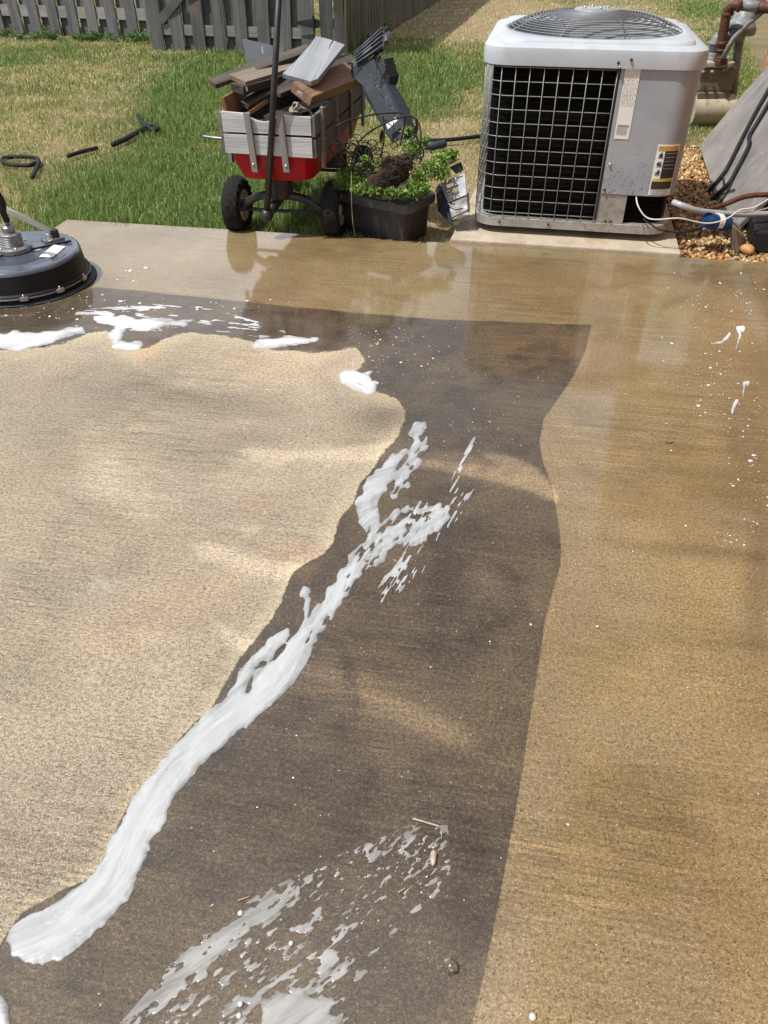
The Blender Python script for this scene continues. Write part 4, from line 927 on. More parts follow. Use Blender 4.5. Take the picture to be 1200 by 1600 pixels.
# black box added to stand for the dark recess at the wall
dq = [G(1170, 394), G(1235, 400), G(1235, 400)+hd*.42, G(1170, 394)+hd*.42]
o = MB().hexa(dq, [p+Vector((0, 0, .10)) for p in dq]).build('dark_recess_box', M['hose'], origin=dq[0], bevel=.01); tag(o, 'black box added for the dark recess low against the house at the patio corner', 'box')
bq = [G(1141, 388), G(1153, 398), G(1166, 385), G(1156, 374)]
o = MB().hexa(bq, [PY(1140, 347, bq[0].y+.005), PY(1149, 356, bq[1].y+.01), PY(1166, 372, bq[2].y+.01), PY(1152, 346, bq[3].y)]).build('stone_block', M['block'], origin=bq[0], bevel=.006); tag(o, 'narrow tan stone block standing in the gravel below the grey conduit', 'block')
# gas meter
YM = 6.15
gm = thing('gas_meter', G(1112, 192)+Vector((0, 0, 0)), 'cream gas meter with rusty riser pipe behind the air conditioner', 'gas meter')
def P6(x, y, Y=YM): return PY(x, y, Y)
def pbox(mb, x0, x1, y0, y1, Y0, dep, sk=0):
    a, b = P6(x0, y1, Y0), P6(x1, y1, Y0); top = P6((x0+x1)/2, y0, Y0).z; d_ = Vector((.2, .98, 0))*dep
    bt = [a, b, b+d_, a+d_]
    for q in bt: q.z = a.z
    return mb.hexa(bt, [Vector((q.x, q.y, top)) for q in bt])
pbox(MB(), 1088, 1142, 104, 146, YM, .2).build('case', M['meter_dark'], gm, world=True, bevel=.02)
pbox(MB(), 1090, 1147, 97, 106, YM-.02, .24).build('top_plate', M['cream'], gm, world=True, bevel=.008)
pbox(MB(), 1088, 1138, 144, 156, YM-.01, .2).build('lower_case', M['meter_dark'], gm, world=True, bevel=.01)
for x, y in ((1098, 112), (1130, 110), (1136, 106), (1112, 112)): MB().lathe([(.012, 0), (.012, .02), (.006, .025)], 8, Matrix.Translation(P6(x, y, YM-.02)) @ Matrix.Rotation(math.pi/2, 4, 'X')).build('bolt', M['grey_pipe'], gm, True, world=True)
def jt(p, r_, l_, ax, mat, nm, par, n=12):
    ax = Vector(ax).normalized(); MB().tube([p-ax*l_/2, p-ax*(l_/2-.004), p+ax*(l_/2-.004), p+ax*l_/2], [r_*.9, r_, r_, r_*.9], n).build(nm, M[mat], par, 'auto', world=True)
rp = [P6(1126, 98), P6(1129, 60), P6(1136, 26)]
up_ = (rp[2]-rp[0]).normalized()
riser = [P6(1125, 100, YM), P6(1127, 72, YM), P6(1133, 34, YM), P6(1136, 20, YM), P6(1143, 11, YM-.02), P6(1154, 8, YM-.05), P6(1185, 11, YM-.12), P6(1215, 14, YM-.2)]
MB().tube(spline(riser, 5), .031, 12).build('riser_pipe', M['rust_pipe'], gm, True, world=True)
for x, y, r_, l_, ax in ((1125, 96, .048, .035, up_), (1125.5, 91, .040, .03, up_), (1127, 78, .038, .012, up_), (1128, 67, .040, .02, up_), (1137, 22, .040, .02, up_), (1155, 8, .042, .02, (1, -.3, 0)), (1188, 10, .046, .05, (1, -.3, 0))):
    jt(P6(x, y, YM-(.0 if y > 15 else .08)), r_, l_, ax, 'rust_pipe', 'pipe_coupling', gm)
o = MB().tube([P6(1156, 8, YM-.055), P6(1186, 11, YM-.13)], .0325, 12).build('grey_pipe_section', M['grey_pipe'], gm, True, world=True)
# grey elbow, dome and regulator
MB().tube(spline([P6(1114, 94, YM+.1), P6(1116, 76, YM+.1), P6(1120, 62, YM+.1), P6(1130, 56, YM+.1), P6(1143, 55, YM+.1), P6(1156, 56, YM+.1)], 4), .036, 12).build('inlet_elbow', M['grey_pipe'], gm, True, world=True)
for x, y, r_, l_, ax in ((1114, 92, .050, .03, (0, 0, 1)), (1115, 86, .045, .03, (0, 0, 1)), (1116, 68, .046, .014, (.1, 0, 1)), (1126, 48, .018, .05, (0, 0, 1)), (1144, 55, .055, .03, (1, 0, 0))):
    jt(P6(x, y, YM+.08), r_, l_, ax, 'grey_pipe', 'fitting', gm)
reg = MB().lathe([(.02, -.10), (.05, -.095), (.05, -.05), (.10, -.04), (.105, -.03), (.105, -.01), (.10, 0), (.075, .03), (.07, .12), (.055, .145), (.01, .15)], 20, Matrix.Translation(P6(1159, 40, YM+.1)) @ Matrix.Rotation(R(14), 4, 'Y') @ Matrix.Rotation(R(-14), 4, 'X')).build('regulator', M['grey_pipe'], gm, 'auto', world=True)
MB().tube([P6(1156, 58, YM+.1), P6(1150, 100, YM+.12), P6(1144, 150, YM+.15)], .030, 12).build('supply_pipe', M['grey_pipe'], gm, True, world=True)
MB().tube([P6(1128, 92, YM-.06), P6(1146, 60, YM-.06), P6(1170, 36, YM-.1), P6(1215, 0, YM-.15)], .017, 8).build('hose', M['grey_pipe'], gm, True, world=True)
c_ = MB().tube([P6(1080, 171, YM+.05), P6(1142, 170, YM+.05)], .098, 24).build('drain_pipe', M['cream'], smooth='auto', origin=P6(1111, 171, YM+.05)); tag(c_, 'short fat cream pipe lying on the ground under the gas meter', 'pipe')
# conduit, lineset, wires
def line(name, pts, r_, mat, label, cat, n=8, sub=6, parent=None):
    p = spline([PY(*q) for q in pts], sub)
    if parent is not None: return MB().tube(p, r_, n).build(name, M[mat], parent, True, world=True)
    o = MB().tube(p, r_, n).build(name, M[mat], smooth=True, origin=p[len(p)//2]); return tag(o, label, cat)
line('conduit', [(1052, 316, 3.64), (1066, 321, 3.60), (1090, 329, 3.60), (1125, 333, 3.62), (1165, 335, 3.64), (1205, 334, 3.66), (1250, 331, 3.7)], .0135, 'conduit', 'thick grey conduit running from the air conditioner to the house', 'conduit')
line('refrigerant_line', [(1103, 326, 3.74), (1130, 320, 3.75), (1155, 310, 3.76), (1178, 305, 3.77), (1205, 304, 3.78), (1250, 302, 3.8)], .0125, 'rust_pipe', 'brown insulated pipe above the grey conduit', 'pipe')
line('white_wire', [(994, 308, 3.62), (997, 322, 3.58), (1008, 338, 3.55), (1024, 343, 3.53), (1060, 341, 3.52), (1085, 346, 3.52), (1106, 349, 3.52), (1128, 345, 3.52), (1142, 338, 3.52), (1156, 328, 3.52), (1175, 325, 3.53), (1190, 318, 3.55), (1210, 304, 3.6)], .0032, 'white_wire', 'thin white wire looping from the unit over the blue connector', 'wire', 6)
line('pink_wire', [(1150, 332, 3.53), (1175, 331, 3.53), (1200, 325, 3.55), (1220, 318, 3.6)], .003, 'shell', 'short pinkish wire lying on the conduit at the right edge', 'wire', 6)
line('dark_wire', [(1005, 342, 3.66), (1016, 350, 3.60), (1032, 359, 3.55), (1056, 363, 3.53), (1078, 361, 3.53), (1098, 355, 3.53), (1104, 352, 3.54)], .0042, 'hose', 'dark wire hanging in a loop from the unit to the blue connector', 'wire', 6)
bc = thing('connector', PY(1121, 348, 3.58), 'blue capacitor shaped connector with a white band under the conduit', 'connector')
MB().tube([PY(1104, 344, 3.56), PY(1105, 345, 3.56), PY(1136, 350, 3.60), PY(1138, 351, 3.60)], [.032, .036, .034, .030], 16).build('body', M['blue'], bc, 'auto', world=True)
MB().tube([PY(1117, 346, 3.575), PY(1124, 347, 3.585)], .0368, 16).build('band', M['white'], bc, 'auto', world=True)
MB().tube([PY(1099, 357, 3.54), PY(1104, 353, 3.55)], .008, 8).build('clip', M['white'], bc, True, world=True)
# black cables lying down the panel
def on_panel(x, y, lift=.02):
    a, b, c = ray(x, y); d_ = Vector((a, b, c)); o_ = Vector((0, 0, CAMH)); pn = nrm_; t = ((A_+pn*lift)-o_).dot(pn)/d_.dot(pn); return o_+d_*t
for pts, r_, lab in (([(1222, 100), (1200, 141), (1182, 173), (1164, 207), (1139, 257), (1128, 274), (1108, 298), (1084, 326)], .011, 'thicker black cable down the leaning panel, left one of the pair'),
                     ([(1220, 128), (1200, 163), (1185, 188), (1171, 212), (1170, 228), (1150, 267), (1139, 286), (1120, 304), (1098, 328)], .011, 'black cable with a kink down the leaning panel, right one of the pair'),
                     ([(1128, 272), (1131, 290), (1118, 306), (1102, 330)], .006, 'thin black wire branching from the left cable on the panel'),
                     ([(1150, 270), (1138, 296), (1124, 318), (1118, 330)], .005, 'thin black wire branching from the right cable on the panel'),
                     ([(1148, 296), (1132, 302), (1118, 312), (1104, 328)], .004, 'thinnest bent wire at the foot of the panel')):
    p = spline([on_panel(x, y, .02+r_) for x, y in pts], 5); o = MB().tube(p, r_, 8).build('cable', M['hose'], smooth=True, origin=p[len(p)//2]); tag(o, lab, 'cable')

# ================================================================= WAGON
WA = R(-10.8); wf = Vector((-.4915, 3.83, LZ+.03))
wg = thing('wagon', (wf.x, wf.y, 0), 'red wagon with whitewashed slat sides and a black upright handle, loaded with scrap wood', 'wagon', WA)
def wheel(x, y, steer=0):
    t_ = bpy.data.objects.new('wheel', None)
    rr_, tw = .128, .085; prof = []
    n = 64; rings = []
    sec = [(.070, -.034), (.082, -.041), (.104, -.043), (.118, -.036), (.1255, -.018), (.127, 0), (.1255, .018), (.118, .036), (.104, .043), (.082, .041), (.070, .034)]
    mb = MB(); ringsA = []
    for j, (r_, y_) in enumerate(sec):
        ring = []
        for k in range(n):
            a = 2*math.pi*k/n; kn = 0
            if 2 <= j <= 8: kn = .007*(1 if (k//2+j) % 2 else -.5)
            ring.append(Vector((y_, (r_+kn)*math.cos(a), (r_+kn)*math.sin(a))))
        ringsA.append(ring)
    mb.loft(ringsA, False, False); mb.loft([ringsA[-1], ringsA[0]])
    tyre = mb.build('tyre', M['rubber'], None, 'auto')
    hub = MB(); Mx = Matrix.Rotation(math.pi/2, 4, 'Y')
    hub.lathe([(.02, -.035), (.024, -.03), (.03, -.012), (.03, .012), (.024, .03), (.02, .035)], 16, Mx)
    hub.lathe([(.058, -.034), (.073, -.036), (.073, .036), (.058, .034), (.056, .008), (.056, -.008), (.058, -.034)], 28, Mx, False, False)
    for k in range(8):
        a = k*math.pi/4; Mk = Matrix.Rotation(a, 4, 'X'); hub.box(Mk @ Vector((0, 0, .042)), (.016, .012, .036), Mk.to_3x3())
    rim = hub.build('rim', M['rim'], None, 'auto')
    return tyre, rim
def put_wheel(x, y, rz, first=[]):
    if not first: first += list(wheel(0, 0)); objs = first
    else:
        objs = []
        for q in first: c = q.copy(); C.objects.link(c); objs.append(c)
    objs[0].name = 'wheel'
    objs[0].parent = wg; objs[0].matrix_basis = Matrix.Translation((x, y, .128+LZ+.005)) @ Matrix.Rotation(rz, 4, 'Z'); objs[1].parent = objs[0]
put_wheel(-.245, .045, R(0)); put_wheel(.245, .06, R(0)); put_wheel(-.235, .74, 0); put_wheel(.235, .74, 0)
# chassis
mb = MB()
mb.tube([(-.235, 0, .10), (.235, 0, .10)], .009, 8)
mb.build('axle', M['motor'], wg, True)
mb = MB()
for s_ in (-1, 1):
    mb.tube(spline([(s_*.215, 0, .10), (s_*.17, 0, .135), (s_*.11, -.005, .165), (s_*.05, -.01, .175), (0, -.01, .175)], 4), .020, 8)
mb.lathe([(.055, .165), (.06, .20), (.06, .262)], 20); mb.build('front_fork', M['black_plastic'], wg, 'auto')
MB().tube([(0, -.01, .17), (-.03, -.06, .13), (-.04, -.10, .115)], .024, 10).build('hitch', M['black_plastic'], wg, True)
MB().lathe([(.005, -.03), (.022, -.022), (.031, 0), (.022, .022), (.005, .03)], 16, Matrix.Translation((-.042, -.115, .112))).build('hitch_ball', M['black_plastic'], wg, True)
MB().tube([(-.225, .74, .10), (.225, .74, .10)], .009, 8).build('axle', M['motor'], wg, True)
mb = MB(); mb.box((0, .74, .19), (.30, .05, .15)); mb.build('rear_support', M['black_plastic'], wg, bevel=.01)
inv = wg.matrix_basis.inverted(); hb = Vector((-.042, -.115, .112)); top = inv @ PY(437, -22, 3.62)
dh = (top-hb).normalized(); hl = .94
hd_ = MB().tube([hb, hb+dh*hl], [.0145, .0125], 12).build('handle', M['black_plastic'], wg, True)
tp = hb+dh*hl; mb = MB(); mb.tube(spline([tp, tp+Vector((-.05, 0, .05)), tp+Vector((-.045, .0, .12)), tp+Vector((.045, 0, .12)), tp+Vector((.05, 0, .05)), tp], 5), .011, 8); mb.build('grip', M['black_plastic'], hd_, True)
# red tub
def rrx(wv, y0, y1, r_, z): return [Vector((p.x, p.y+(y0+y1)/2, z)) for p in [rr_pt(2*math.pi*(k+.5)/72, wv, y1-y0, r_, z) for k in range(72)]]
MB().loft([rrx(.30, -.06, .85, .06, .258), rrx(.345, -.09, .88, .07, .268), rrx(.375, -.112, .905, .05, .32), rrx(.392, -.120, .915, .04, .378), rrx(.38, -.114, .907, .04, .378), rrx(.36, -.10, .895, .05, .32), rrx(.33, -.08, .87, .07, .282)], True, True).build('tub', M['red'], wg, 'auto')
MB().loft([rrx(.384, -.112, .905, .02, .35), rrx(.384, -.112, .905, .02, .525), rrx(.376, -.108, .901, .02, .525), rrx(.376, -.108, .901, .02, .35)], False, True).build('dark_inner_box', M['black_plastic'], wg, 'auto')  # black box added inside the slats so gaps and interior read dark
mb = MB(); r = random.Random(2)
for k in range(7): mb.box((-.012+r.uniform(-.004, .004), -.1225+.0012*k, .385-.009*k), (.085-r.random()*.02, .0008, .0022))
mb.build('moulded_text', M['motor'] if 0 else plain('faded_red_print', (.5, .12, .12), .5), wg)
# slat sides: front boards with a dip in the upper one
zt, y0 = .55, -.135
prof = [(-.203, .472), (.203, .472), (.203, zt-.004), (.075, zt-.002), (.045, zt-.012), (.02, zt-.026), (-.01, zt-.031), (-.04, zt-.028), (-.07, zt-.018), (-.10, zt), (-.203, zt+.004)]
Mf = Matrix.Translation((0, y0+.016, 0)) @ Matrix.Rotation(math.pi/2, 4, 'X')
MB().prism(prof, .016, Mf).build('front_slat', M['white_slat'], wg, bevel=.001)
MB().prism([(-.203, .385), (.203, .380), (.203, .462), (-.203, .464)], .016, Mf).build('front_slat', M['white_slat'], wg, bevel=.001)
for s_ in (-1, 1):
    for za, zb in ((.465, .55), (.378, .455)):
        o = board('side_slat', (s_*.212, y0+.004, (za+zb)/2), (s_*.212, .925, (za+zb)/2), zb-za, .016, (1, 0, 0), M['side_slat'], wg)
for za, zb in ((.465, .55), (.378, .455)):
    board('rear_slat', (-.203, .918, (za+zb)/2), (.203, .918, (za+zb)/2), zb-za, .016, (0, 1, 0), M['white_slat'], wg)
for x in (-.075, .075): 
    o = board('stake', (x-.006, y0-.010, .556), (x+.006, y0-.006, .315), .028, .014, (0, 1, 0), M['stake'], wg)
for s_ in (-1, 1):
    for y in (-.02, .25, .55, .84):
        board('stake', (s_*.226, y, .565), (s_*.222, y, .315), .032, .014, (1, 0, 0), M['stake'], wg)
for x in (-.072, .080): MB().lathe([(.007, 0), (.006, .004)], 8, Matrix.Translation((x, y0-.012, .345)) @ Matrix.Rotation(math.pi/2, 4, 'X')).build('bolt', M['galv'], wg, True)
# ---- what lies in the wagon
def brd(pa, pb, wid, thk, up, mat, lab, nm='plank', warp=0): return board(nm, PY(*pa), PY(*pb), wid, thk, up, M[mat], None, lab, 'plank', None, .002, warp)
def hexo(name, quad, thick, mat, lab, cat, bevel=.002):
    """slab given by four measured corners of its upper face"""
    q = [PY(*c) for c in quad]; n_ = (q[1]-q[0]).cross(q[3]-q[0]).normalized(); n_ = -n_ if n_.z < 0 else n_
    cen = sum(q, Vector())/4; x = (q[3]-q[0]+q[2]-q[1]).normalized(); y = n_.cross(x)
    Mx = Matrix(((x.x, y.x, n_.x, cen.x), (x.y, y.y, n_.y, cen.y), (x.z, y.z, n_.z, cen.z), (0, 0, 0, 1))); iv = Mx.inverted()
    lt = [iv @ p for p in q]; o = MB().hexa([p-Vector((0, 0, thick)) for p in lt], lt).build(name, M[mat], bevel=bevel); o.matrix_basis = Mx; return tag(o, lab, cat)
top_b = thing('plank', PY(490, 95, 4.05), 'silvery split board lying on top of the wagon load', 'plank')
q = [PY(441, 114, 3.92), PY(486, 131, 3.86), PY(497, 124, 3.88), PY(539, 69, 4.16), PY(520, 62, 4.2), PY(494, 55, 4.24), PY(483, 70, 4.15), PY(463, 92, 4.03)]
n_ = (q[3]-q[0]).cross(q[5]-q[0]).normalized(); n_ = -n_ if n_.z < 0 else n_
x = (q[4]-q[1]).normalized(); x = (x-n_*x.dot(n_)).normalized(); y = n_.cross(x); cen = sum(q, Vector())/8
Mx = Matrix(((x.x, y.x, n_.x, cen.x), (x.y, y.y, n_.y, cen.y), (x.z, y.z, n_.z, cen.z), (0, 0, 0, 1))); iv = Mx.inverted(); l2 = [iv @ p for p in q]
for p in l2: p.z = 0
top_b.matrix_basis = Mx; 
mb = MB(); mb.add([p-Vector((0, 0, .022)) for p in l2]+l2, [tuple(range(8))[::-1], tuple(range(8, 16))]+[(i, (i+1) % 8, 8+(i+1) % 8, 8+i) for i in range(8)])
bb = mb.build('board', M['grey_board'], top_b, bevel=.002)
sl_ = iv @ PY(521, 66, 4.2); s2 = iv @ PY(514, 78, 4.12)
sl_.z = s2.z = .001; MB().tube([sl_, (sl_+s2)/2+Vector((0, .004, 0)), s2], [.003, .0022, .0008], 6).build('split', M['dark_board'], top_b)
b1_ = hexo('plank', [(488, 152, 3.80), (458, 128, 3.86), (540, 96, 4.25), (566, 120, 4.2)], .045, 'brown_board', 'wide brown board with a white tag on its end, under the silvery board', 'plank')
hexo('plank', [(449, 121, 4.1), (470, 92, 4.2), (548, 86, 4.45), (557, 97, 4.4)], .022, 'dark_board', 'dark board sticking out behind the silvery board', 'plank')
brd((331, 131, 3.95), (486, 76, 4.3), .07, .020, (0, -.3, 1), 'dark_board', 'long thin dark board jutting out furthest to the left of the wagon')
brd((371, 126, 3.95), (470, 96, 4.25), .10, .022, (0, -.35, 1), 'tan_board', 'board with a pale top face under the long dark board')
brd((371, 139, 3.93), (466, 112, 4.2), .09, .035, (0, -.1, 1), 'dark_board', 'thick dark board with a small tag on its end, left side of the load')
brd((382, 165, 3.92), (470, 112, 4.15), .05, .018, (0, -.6, 1), 'dark_board', 'dark thin plank slanting down into the wagon behind the handle')
brd((430, 146, 3.96), (500, 118, 4.2), .06, .02, (0, -.4, 1), 'dark_board', 'short dark plank in the middle of the load below the silvery board')
board('plank', PY(352, 172, 3.80), PY(392, 150, 4.2), .10, .018, (.9, 0, .2), M['orange_board'], None, 'red brown board standing inside the left side of the wagon', 'plank')
board('plank', PY(388, 178, 3.80), PY(425, 152, 4.2), .09, .016, (-.5, 0, .9), M['orange_board'], None, 'red brown board lying inside the wagon below the front dip', 'plank')
brd((430, 186, 3.82), (500, 160, 4.35), .14, .02, (0, 0, 1), 'dark_board', 'flat board on the wagon bed behind the front slats')
for (x, y, Y), lab in (((468, 146, 3.815), 'white paper tag on the end of the brown board'), ((383, 139.5, 3.915), 'small white tag on the end of the thick dark board')):
    p = PY(x, y, Y); nn_ = Vector((0, 0, 0)); mb = MB(); mb.box((0, 0, 0), (.024, .0015, .017)); o = mb.build('tag', M['white']); o.location = p+Vector((0, -.004, 0)); o.rotation_euler = (R(10), R(25 if x > 400 else -5), R(-10)); tag(o, lab, 'tag')
    mb = MB(); 
    for k in range(3): mb.box((random.uniform(-.003, .003), -.0012, -.004+.004*k), (.014, .0006, .0012))
    mb.build('print', M['ink'], o)
# dark grey plate standing up
q = [PY(388, 108, 4.2), PY(452, 108, 4.2), PY(443, 76, 4.28), PY(378, 61, 4.32)]
o = MB().hexa(q, [p+Vector((.003, .02, 0)) for p in q]).build('plate', M['plate_grey'], origin=q[0], bevel=.003); tag(o, 'dark grey plate standing upright at the back of the wagon load', 'plate')
q2 = PY(410, 78, 4.23); mb = MB(); mb.box((0, 0, 0), (.006, .002, .026)); o2 = mb.build('mark', M['white'], o, world=False); o2.location = q2-q[0]; 
# rope ball
rc = PY(463, 172, 3.86); mb = MB(); r = random.Random(5)
for k in range(7):
    Mq = Matrix.Translation((r.uniform(-.008, .008), r.uniform(-.006, .006), r.uniform(-.004, .006))) @ Matrix.Rotation(r.random()*3, 4, (r.random(), r.random(), r.random()+.1)); mb.tube([Mq @ Vector((.024*math.cos(a), .024*math.sin(a), .004*math.sin(3*a))) for a in np.linspace(0, 2*math.pi, 17)[:-1]], .005, 6, closed=True)
mb.tube(spline([(.02, 0, .01), (.05, -.01, .006), (.07, -.015, -.012), (.08, -.02, -.03)], 4), .005, 6)
o = mb.build('rope_bundle', M['rope'], smooth=True); o.location = rc; tag(o, 'knotted bundle of weathered rope inside the wagon front', 'rope')

# ================================================================= GREY PLASTIC BRACKET STANDING BEHIND THE BIN
YB = 4.1
gb = thing('plastic_stand', PY(622, 222, 3.98), 'tall slate grey plastic stand with a ribbed head leaning beside the wagon', 'stand')
def P8(x, y, Y): return PY(x, y, Y)
def slab8(nm, poly, dep, mat=None, par=gb, bevel=.003):
    a = [P8(*p) for p in poly]; n = len(a); b = [p+Vector(dep) for p in a]
    return MB().add(a+b, [tuple(range(n))[::-1], tuple(range(n, 2*n))]+[(i, (i+1) % n, n+(i+1) % n, n+i) for i in range(n)]).build(nm, M[mat or 'grey_plastic'], par, world=True, bevel=bevel)
slab8('column', [(553, 122, 4.14), (566, 134, 4.12), (568, 145, 4.11), (572, 155, 4.10), (612, 222, 3.98), (642, 216, 3.98), (630, 178, 4.05), (596, 118, 4.14), (584, 92, 4.18), (560, 100, 4.17)], (.03, .07, .01))
slab8('side_flange', [(600, 92, 4.18), (604, 108, 4.16), (609, 120, 4.15), (608, 130, 4.14), (603, 138, 4.13), (596, 118, 4.15), (588, 104, 4.17), (594, 92, 4.18)], (.045, .05, .0), 'black_plastic')
slab8('rib_block', [(552, 105, 4.16), (562, 97, 4.17), (566, 104, 4.16), (552, 122, 4.14)], (-.012, .03, .02))
hq = [P8(559, 99, 4.165), P8(597, 73, 4.20), P8(598, 44, 4.25), P8(556, 82, 4.20)]
tn_ = (hq[1]-hq[0]).cross(hq[3]-hq[0]).normalized(); tn_ = -tn_ if tn_.y < 0 else tn_
MB().plate(hq, tn_*.012, 18, 15, lambda i, j: (j in (3, 6, 9, 12) and 2 <= i <= 15) or (4 <= i <= 9 and j in (4, 5, 7, 8)) or (12 <= i <= 14 and j in (10, 11))).build('head_grille', M['grille_plastic'], gb, world=True)
hb4 = [p+tn_*.03 for p in hq]; MB().hexa(hb4, [p+tn_*.006 for p in hb4]).build('head_back', M['black_plastic'], gb, world=True)
for t_ in (0, .3, .55, .8, 1):
    a = hq[0]*(1-t_)+hq[3]*t_; b = hq[1]*(1-t_)+hq[2]*t_; MB().tube([a-(b-a)*.06-tn_*.006, b-tn_*.006], .0045, 6).build('rib', M['grille_plastic'], gb, True, world=True)
slab8('head_edge', [(597, 74, 4.195), (600, 73, 4.19), (601, 44, 4.25), (598, 43, 4.25)], (.02, .06, 0))
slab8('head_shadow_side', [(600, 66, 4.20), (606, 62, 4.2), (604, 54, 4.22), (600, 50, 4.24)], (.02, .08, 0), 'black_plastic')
for p_ in ([(594, 82, 4.15), (589, 95, 4.13), (588, 108, 4.12), (588, 116, 4.11)], [(603, 100, 4.13), (595, 113, 4.12), (586, 126, 4.10)]): MB().tube(spline([P8(*q) for q in p_], 4), .0022, 5).build('cord', M['grey_plastic'], gb, True, world=True)
slab8('label', [(603, 194, 3.985), (618, 183, 4.0), (621, 188, 3.99), (606, 202, 3.975)], (.0005, .002, 0), 'white', bevel=0)
for x, y, Y in ((579, 117, 4.11), (589, 135, 4.09), (593, 139, 4.085), (604, 152, 4.06), (613, 169, 4.04)): MB().lathe([(.004, 0), (.003, .004)], 6, Matrix.Translation(P8(x, y, Y)) @ Matrix.Rotation(math.pi/2, 4, 'X')).build('screw', M['galv'], gb, world=True)

# ================================================================= BLACK BIN WITH WEEDS
BA = R(-25); bz = .165
bz = .18; rl = G(515, 297, bz); rr2 = G(640, 322, bz)
bex = (rr2-rl).normalized(); bw_ = (rr2-rl).length; BA = math.atan2(bex.y, bex.x); bey = Vector((-bex.y, bex.x, 0)); bcen = (rl+rr2)/2+bey*.135
bn = thing('planter_bin', (bcen.x, bcen.y, LZ+.005), 'black plastic storage bin full of pulled weeds at the patio edge', 'bin', BA)
H_ = bz-LZ-.005
def rb(w_, d_, r_, z): return [rr_pt(2*math.pi*(k+.5)/64, w_, d_, r_, z) for k in range(64)]
MB().loft([rb(bw_-.07, .215, .03, 0), rb(bw_-.05, .235, .03, H_-.03), rb(bw_-.06, .225, .03, H_-.03), rb(bw_-.10, .18, .03, .02)], True, True).build('body', M['bin_plastic'], bn, 'auto')
MB().loft([rb(bw_-.055, .23, .03, H_-.046), rb(bw_-.012, .262, .035, H_-.044), rb(bw_, .272, .038, H_-.02), rb(bw_-.006, .266, .036, H_-.004), rb(bw_-.025, .248, .032, H_), rb(bw_-.055, .22, .03, H_-.006), rb(bw_-.06, .215, .03, H_-.03)]).build('rim', M['bin_rim'], bn, 'auto')
sv = rb(bw_-.07, .21, .02, H_-.030); MB().add(sv, [tuple(range(64))]).build('soil', M['soil'], bn)
def weeds(name, centres, n, seed, size, label, cols=((.10, .22, .03), (.16, .33, .05), (.24, .44, .08), (.07, .14, .03), (.36, .46, .13)), zs=.02):
    r = np.random.default_rng(seed); cs = np.array([tuple(c[:3]) for c in centres]); rad = np.array([c[3] for c in centres])
    def pos(rg, n_):
        k = rg.integers(len(cs), size=n_); d_ = rg.normal(size=(n_, 3)); d_ /= np.linalg.norm(d_, axis=1)[:, None]; return cs[k]+d_*(rad[k]*rg.random(n_)**.45)[:, None]*np.array([1, 1, .75])
    V, F, c = leaf_mesh(n, pos, seed, size, cols, .55); o_ = V[:, :].mean(0)
    # stems
    mb = MB()
    for k in range(max(10, n//40)):
        c_ = centres[r.integers(len(centres))]; p = Vector(c_[:3]); a = r.random()*6.28; mb.tube(spline([p+Vector((0, 0, -c_[3]*.8)), p+Vector((math.cos(a), math.sin(a), .2))*c_[3]*.4, p+Vector((math.cos(a), math.sin(a), .5))*c_[3]*.95], 2), .0013, 4)
    root = thing(name, Vector(tuple(o_)), label, 'weeds'); f_ = np_mesh('leaves', V-o_, F, M['leaf'], c, k=4); f_.parent = root; f_['kind'] = 'stuff'; st_ = mb.build('stems', M['stemg'], root, world=True); st_['kind'] = 'stuff'
    return root
M['stemg'] = plain('green_stem', (.22, .27, .07), .6, bump=0)
def W3(x, y, Y, r_): p = PY(x, y, Y); return (p.x, p.y, p.z, r_)
weeds('weed_clump', [W3(538, 276, 3.80, .045), W3(552, 284, 3.78, .045), W3(578, 288, 3.76, .045), W3(596, 276, 3.80, .04), W3(560, 262, 3.88, .06), W3(530, 288, 3.79, .028), W3(575, 255, 3.92, .05), W3(560, 296, 3.70, .03), W3(585, 298, 3.68, .028)], 3400, 3, (.010, .020), 'round leaved green weeds heaped in the left half of the black bin')
weeds('weed_clump', [W3(640, 225, 3.98, .04), W3(636, 205, 4.0, .03), W3(655, 235, 3.98, .03), W3(662, 218, 4.02, .035), W3(645, 240, 3.94, .04)], 900, 4, (.010, .024), 'pale green weeds sprouting up behind the root ball')
weeds('weed_clump', [W3(655, 275, 3.80, .05), W3(672, 264, 3.84, .06), W3(690, 270, 3.86, .045), W3(662, 294, 3.76, .04), W3(690, 248, 3.92, .055), W3(645, 290, 3.74, .035), W3(705, 240, 3.95, .035), W3(628, 302, 3.66, .028), W3(648, 300, 3.70, .03), W3(610, 300, 3.66, .022)], 3800, 5, (.010, .024), 'bright green leafy weeds spilling over the right side of the black bin')
rb_ = thing('root_ball', PY(608, 262, 3.82), 'brown clump of roots and soil lying in the black bin', 'root ball')
nu_, nv_ = 56, 34; A0, A1 = PY(584, 292, 3.73), PY(632, 254, 3.82); axd = (A1-A0).normalized(); sx_ = axd.orthogonal().normalized(); sy_ = axd.cross(sx_); cen_ = (A0+A1)/2; hl_ = (A1-A0).length/2+.035
mb = MB(); rings = []
for i in range(nv_):
    t_ = -1+2*(i+.5)/nv_; base_r = math.sqrt(1-t_*t_)*(.048+.014*t_+.010*math.sin(t_*7)); ring = []
    for k in range(nu_):
        b = 2*math.pi*k/nu_; nz = float(fbm(np.array(math.cos(b)*2.6+t_*3.5+9), np.array(math.sin(b)*2.6+t_*2.1+5), 5, 4)); n2_ = float(vn(np.array(b*9), np.array(t_*22.), 6))
        ring.append(cen_+axd*t_*hl_+(sx_*math.cos(b)+sy_*math.sin(b))*base_r*(.45+1.1*nz+.22*n2_))
    rings.append(ring)
mb.loft(rings, True, True)
mb.build('clod', M['root'], rb_, True, world=True)
mb = MB(); r = random.Random(8)
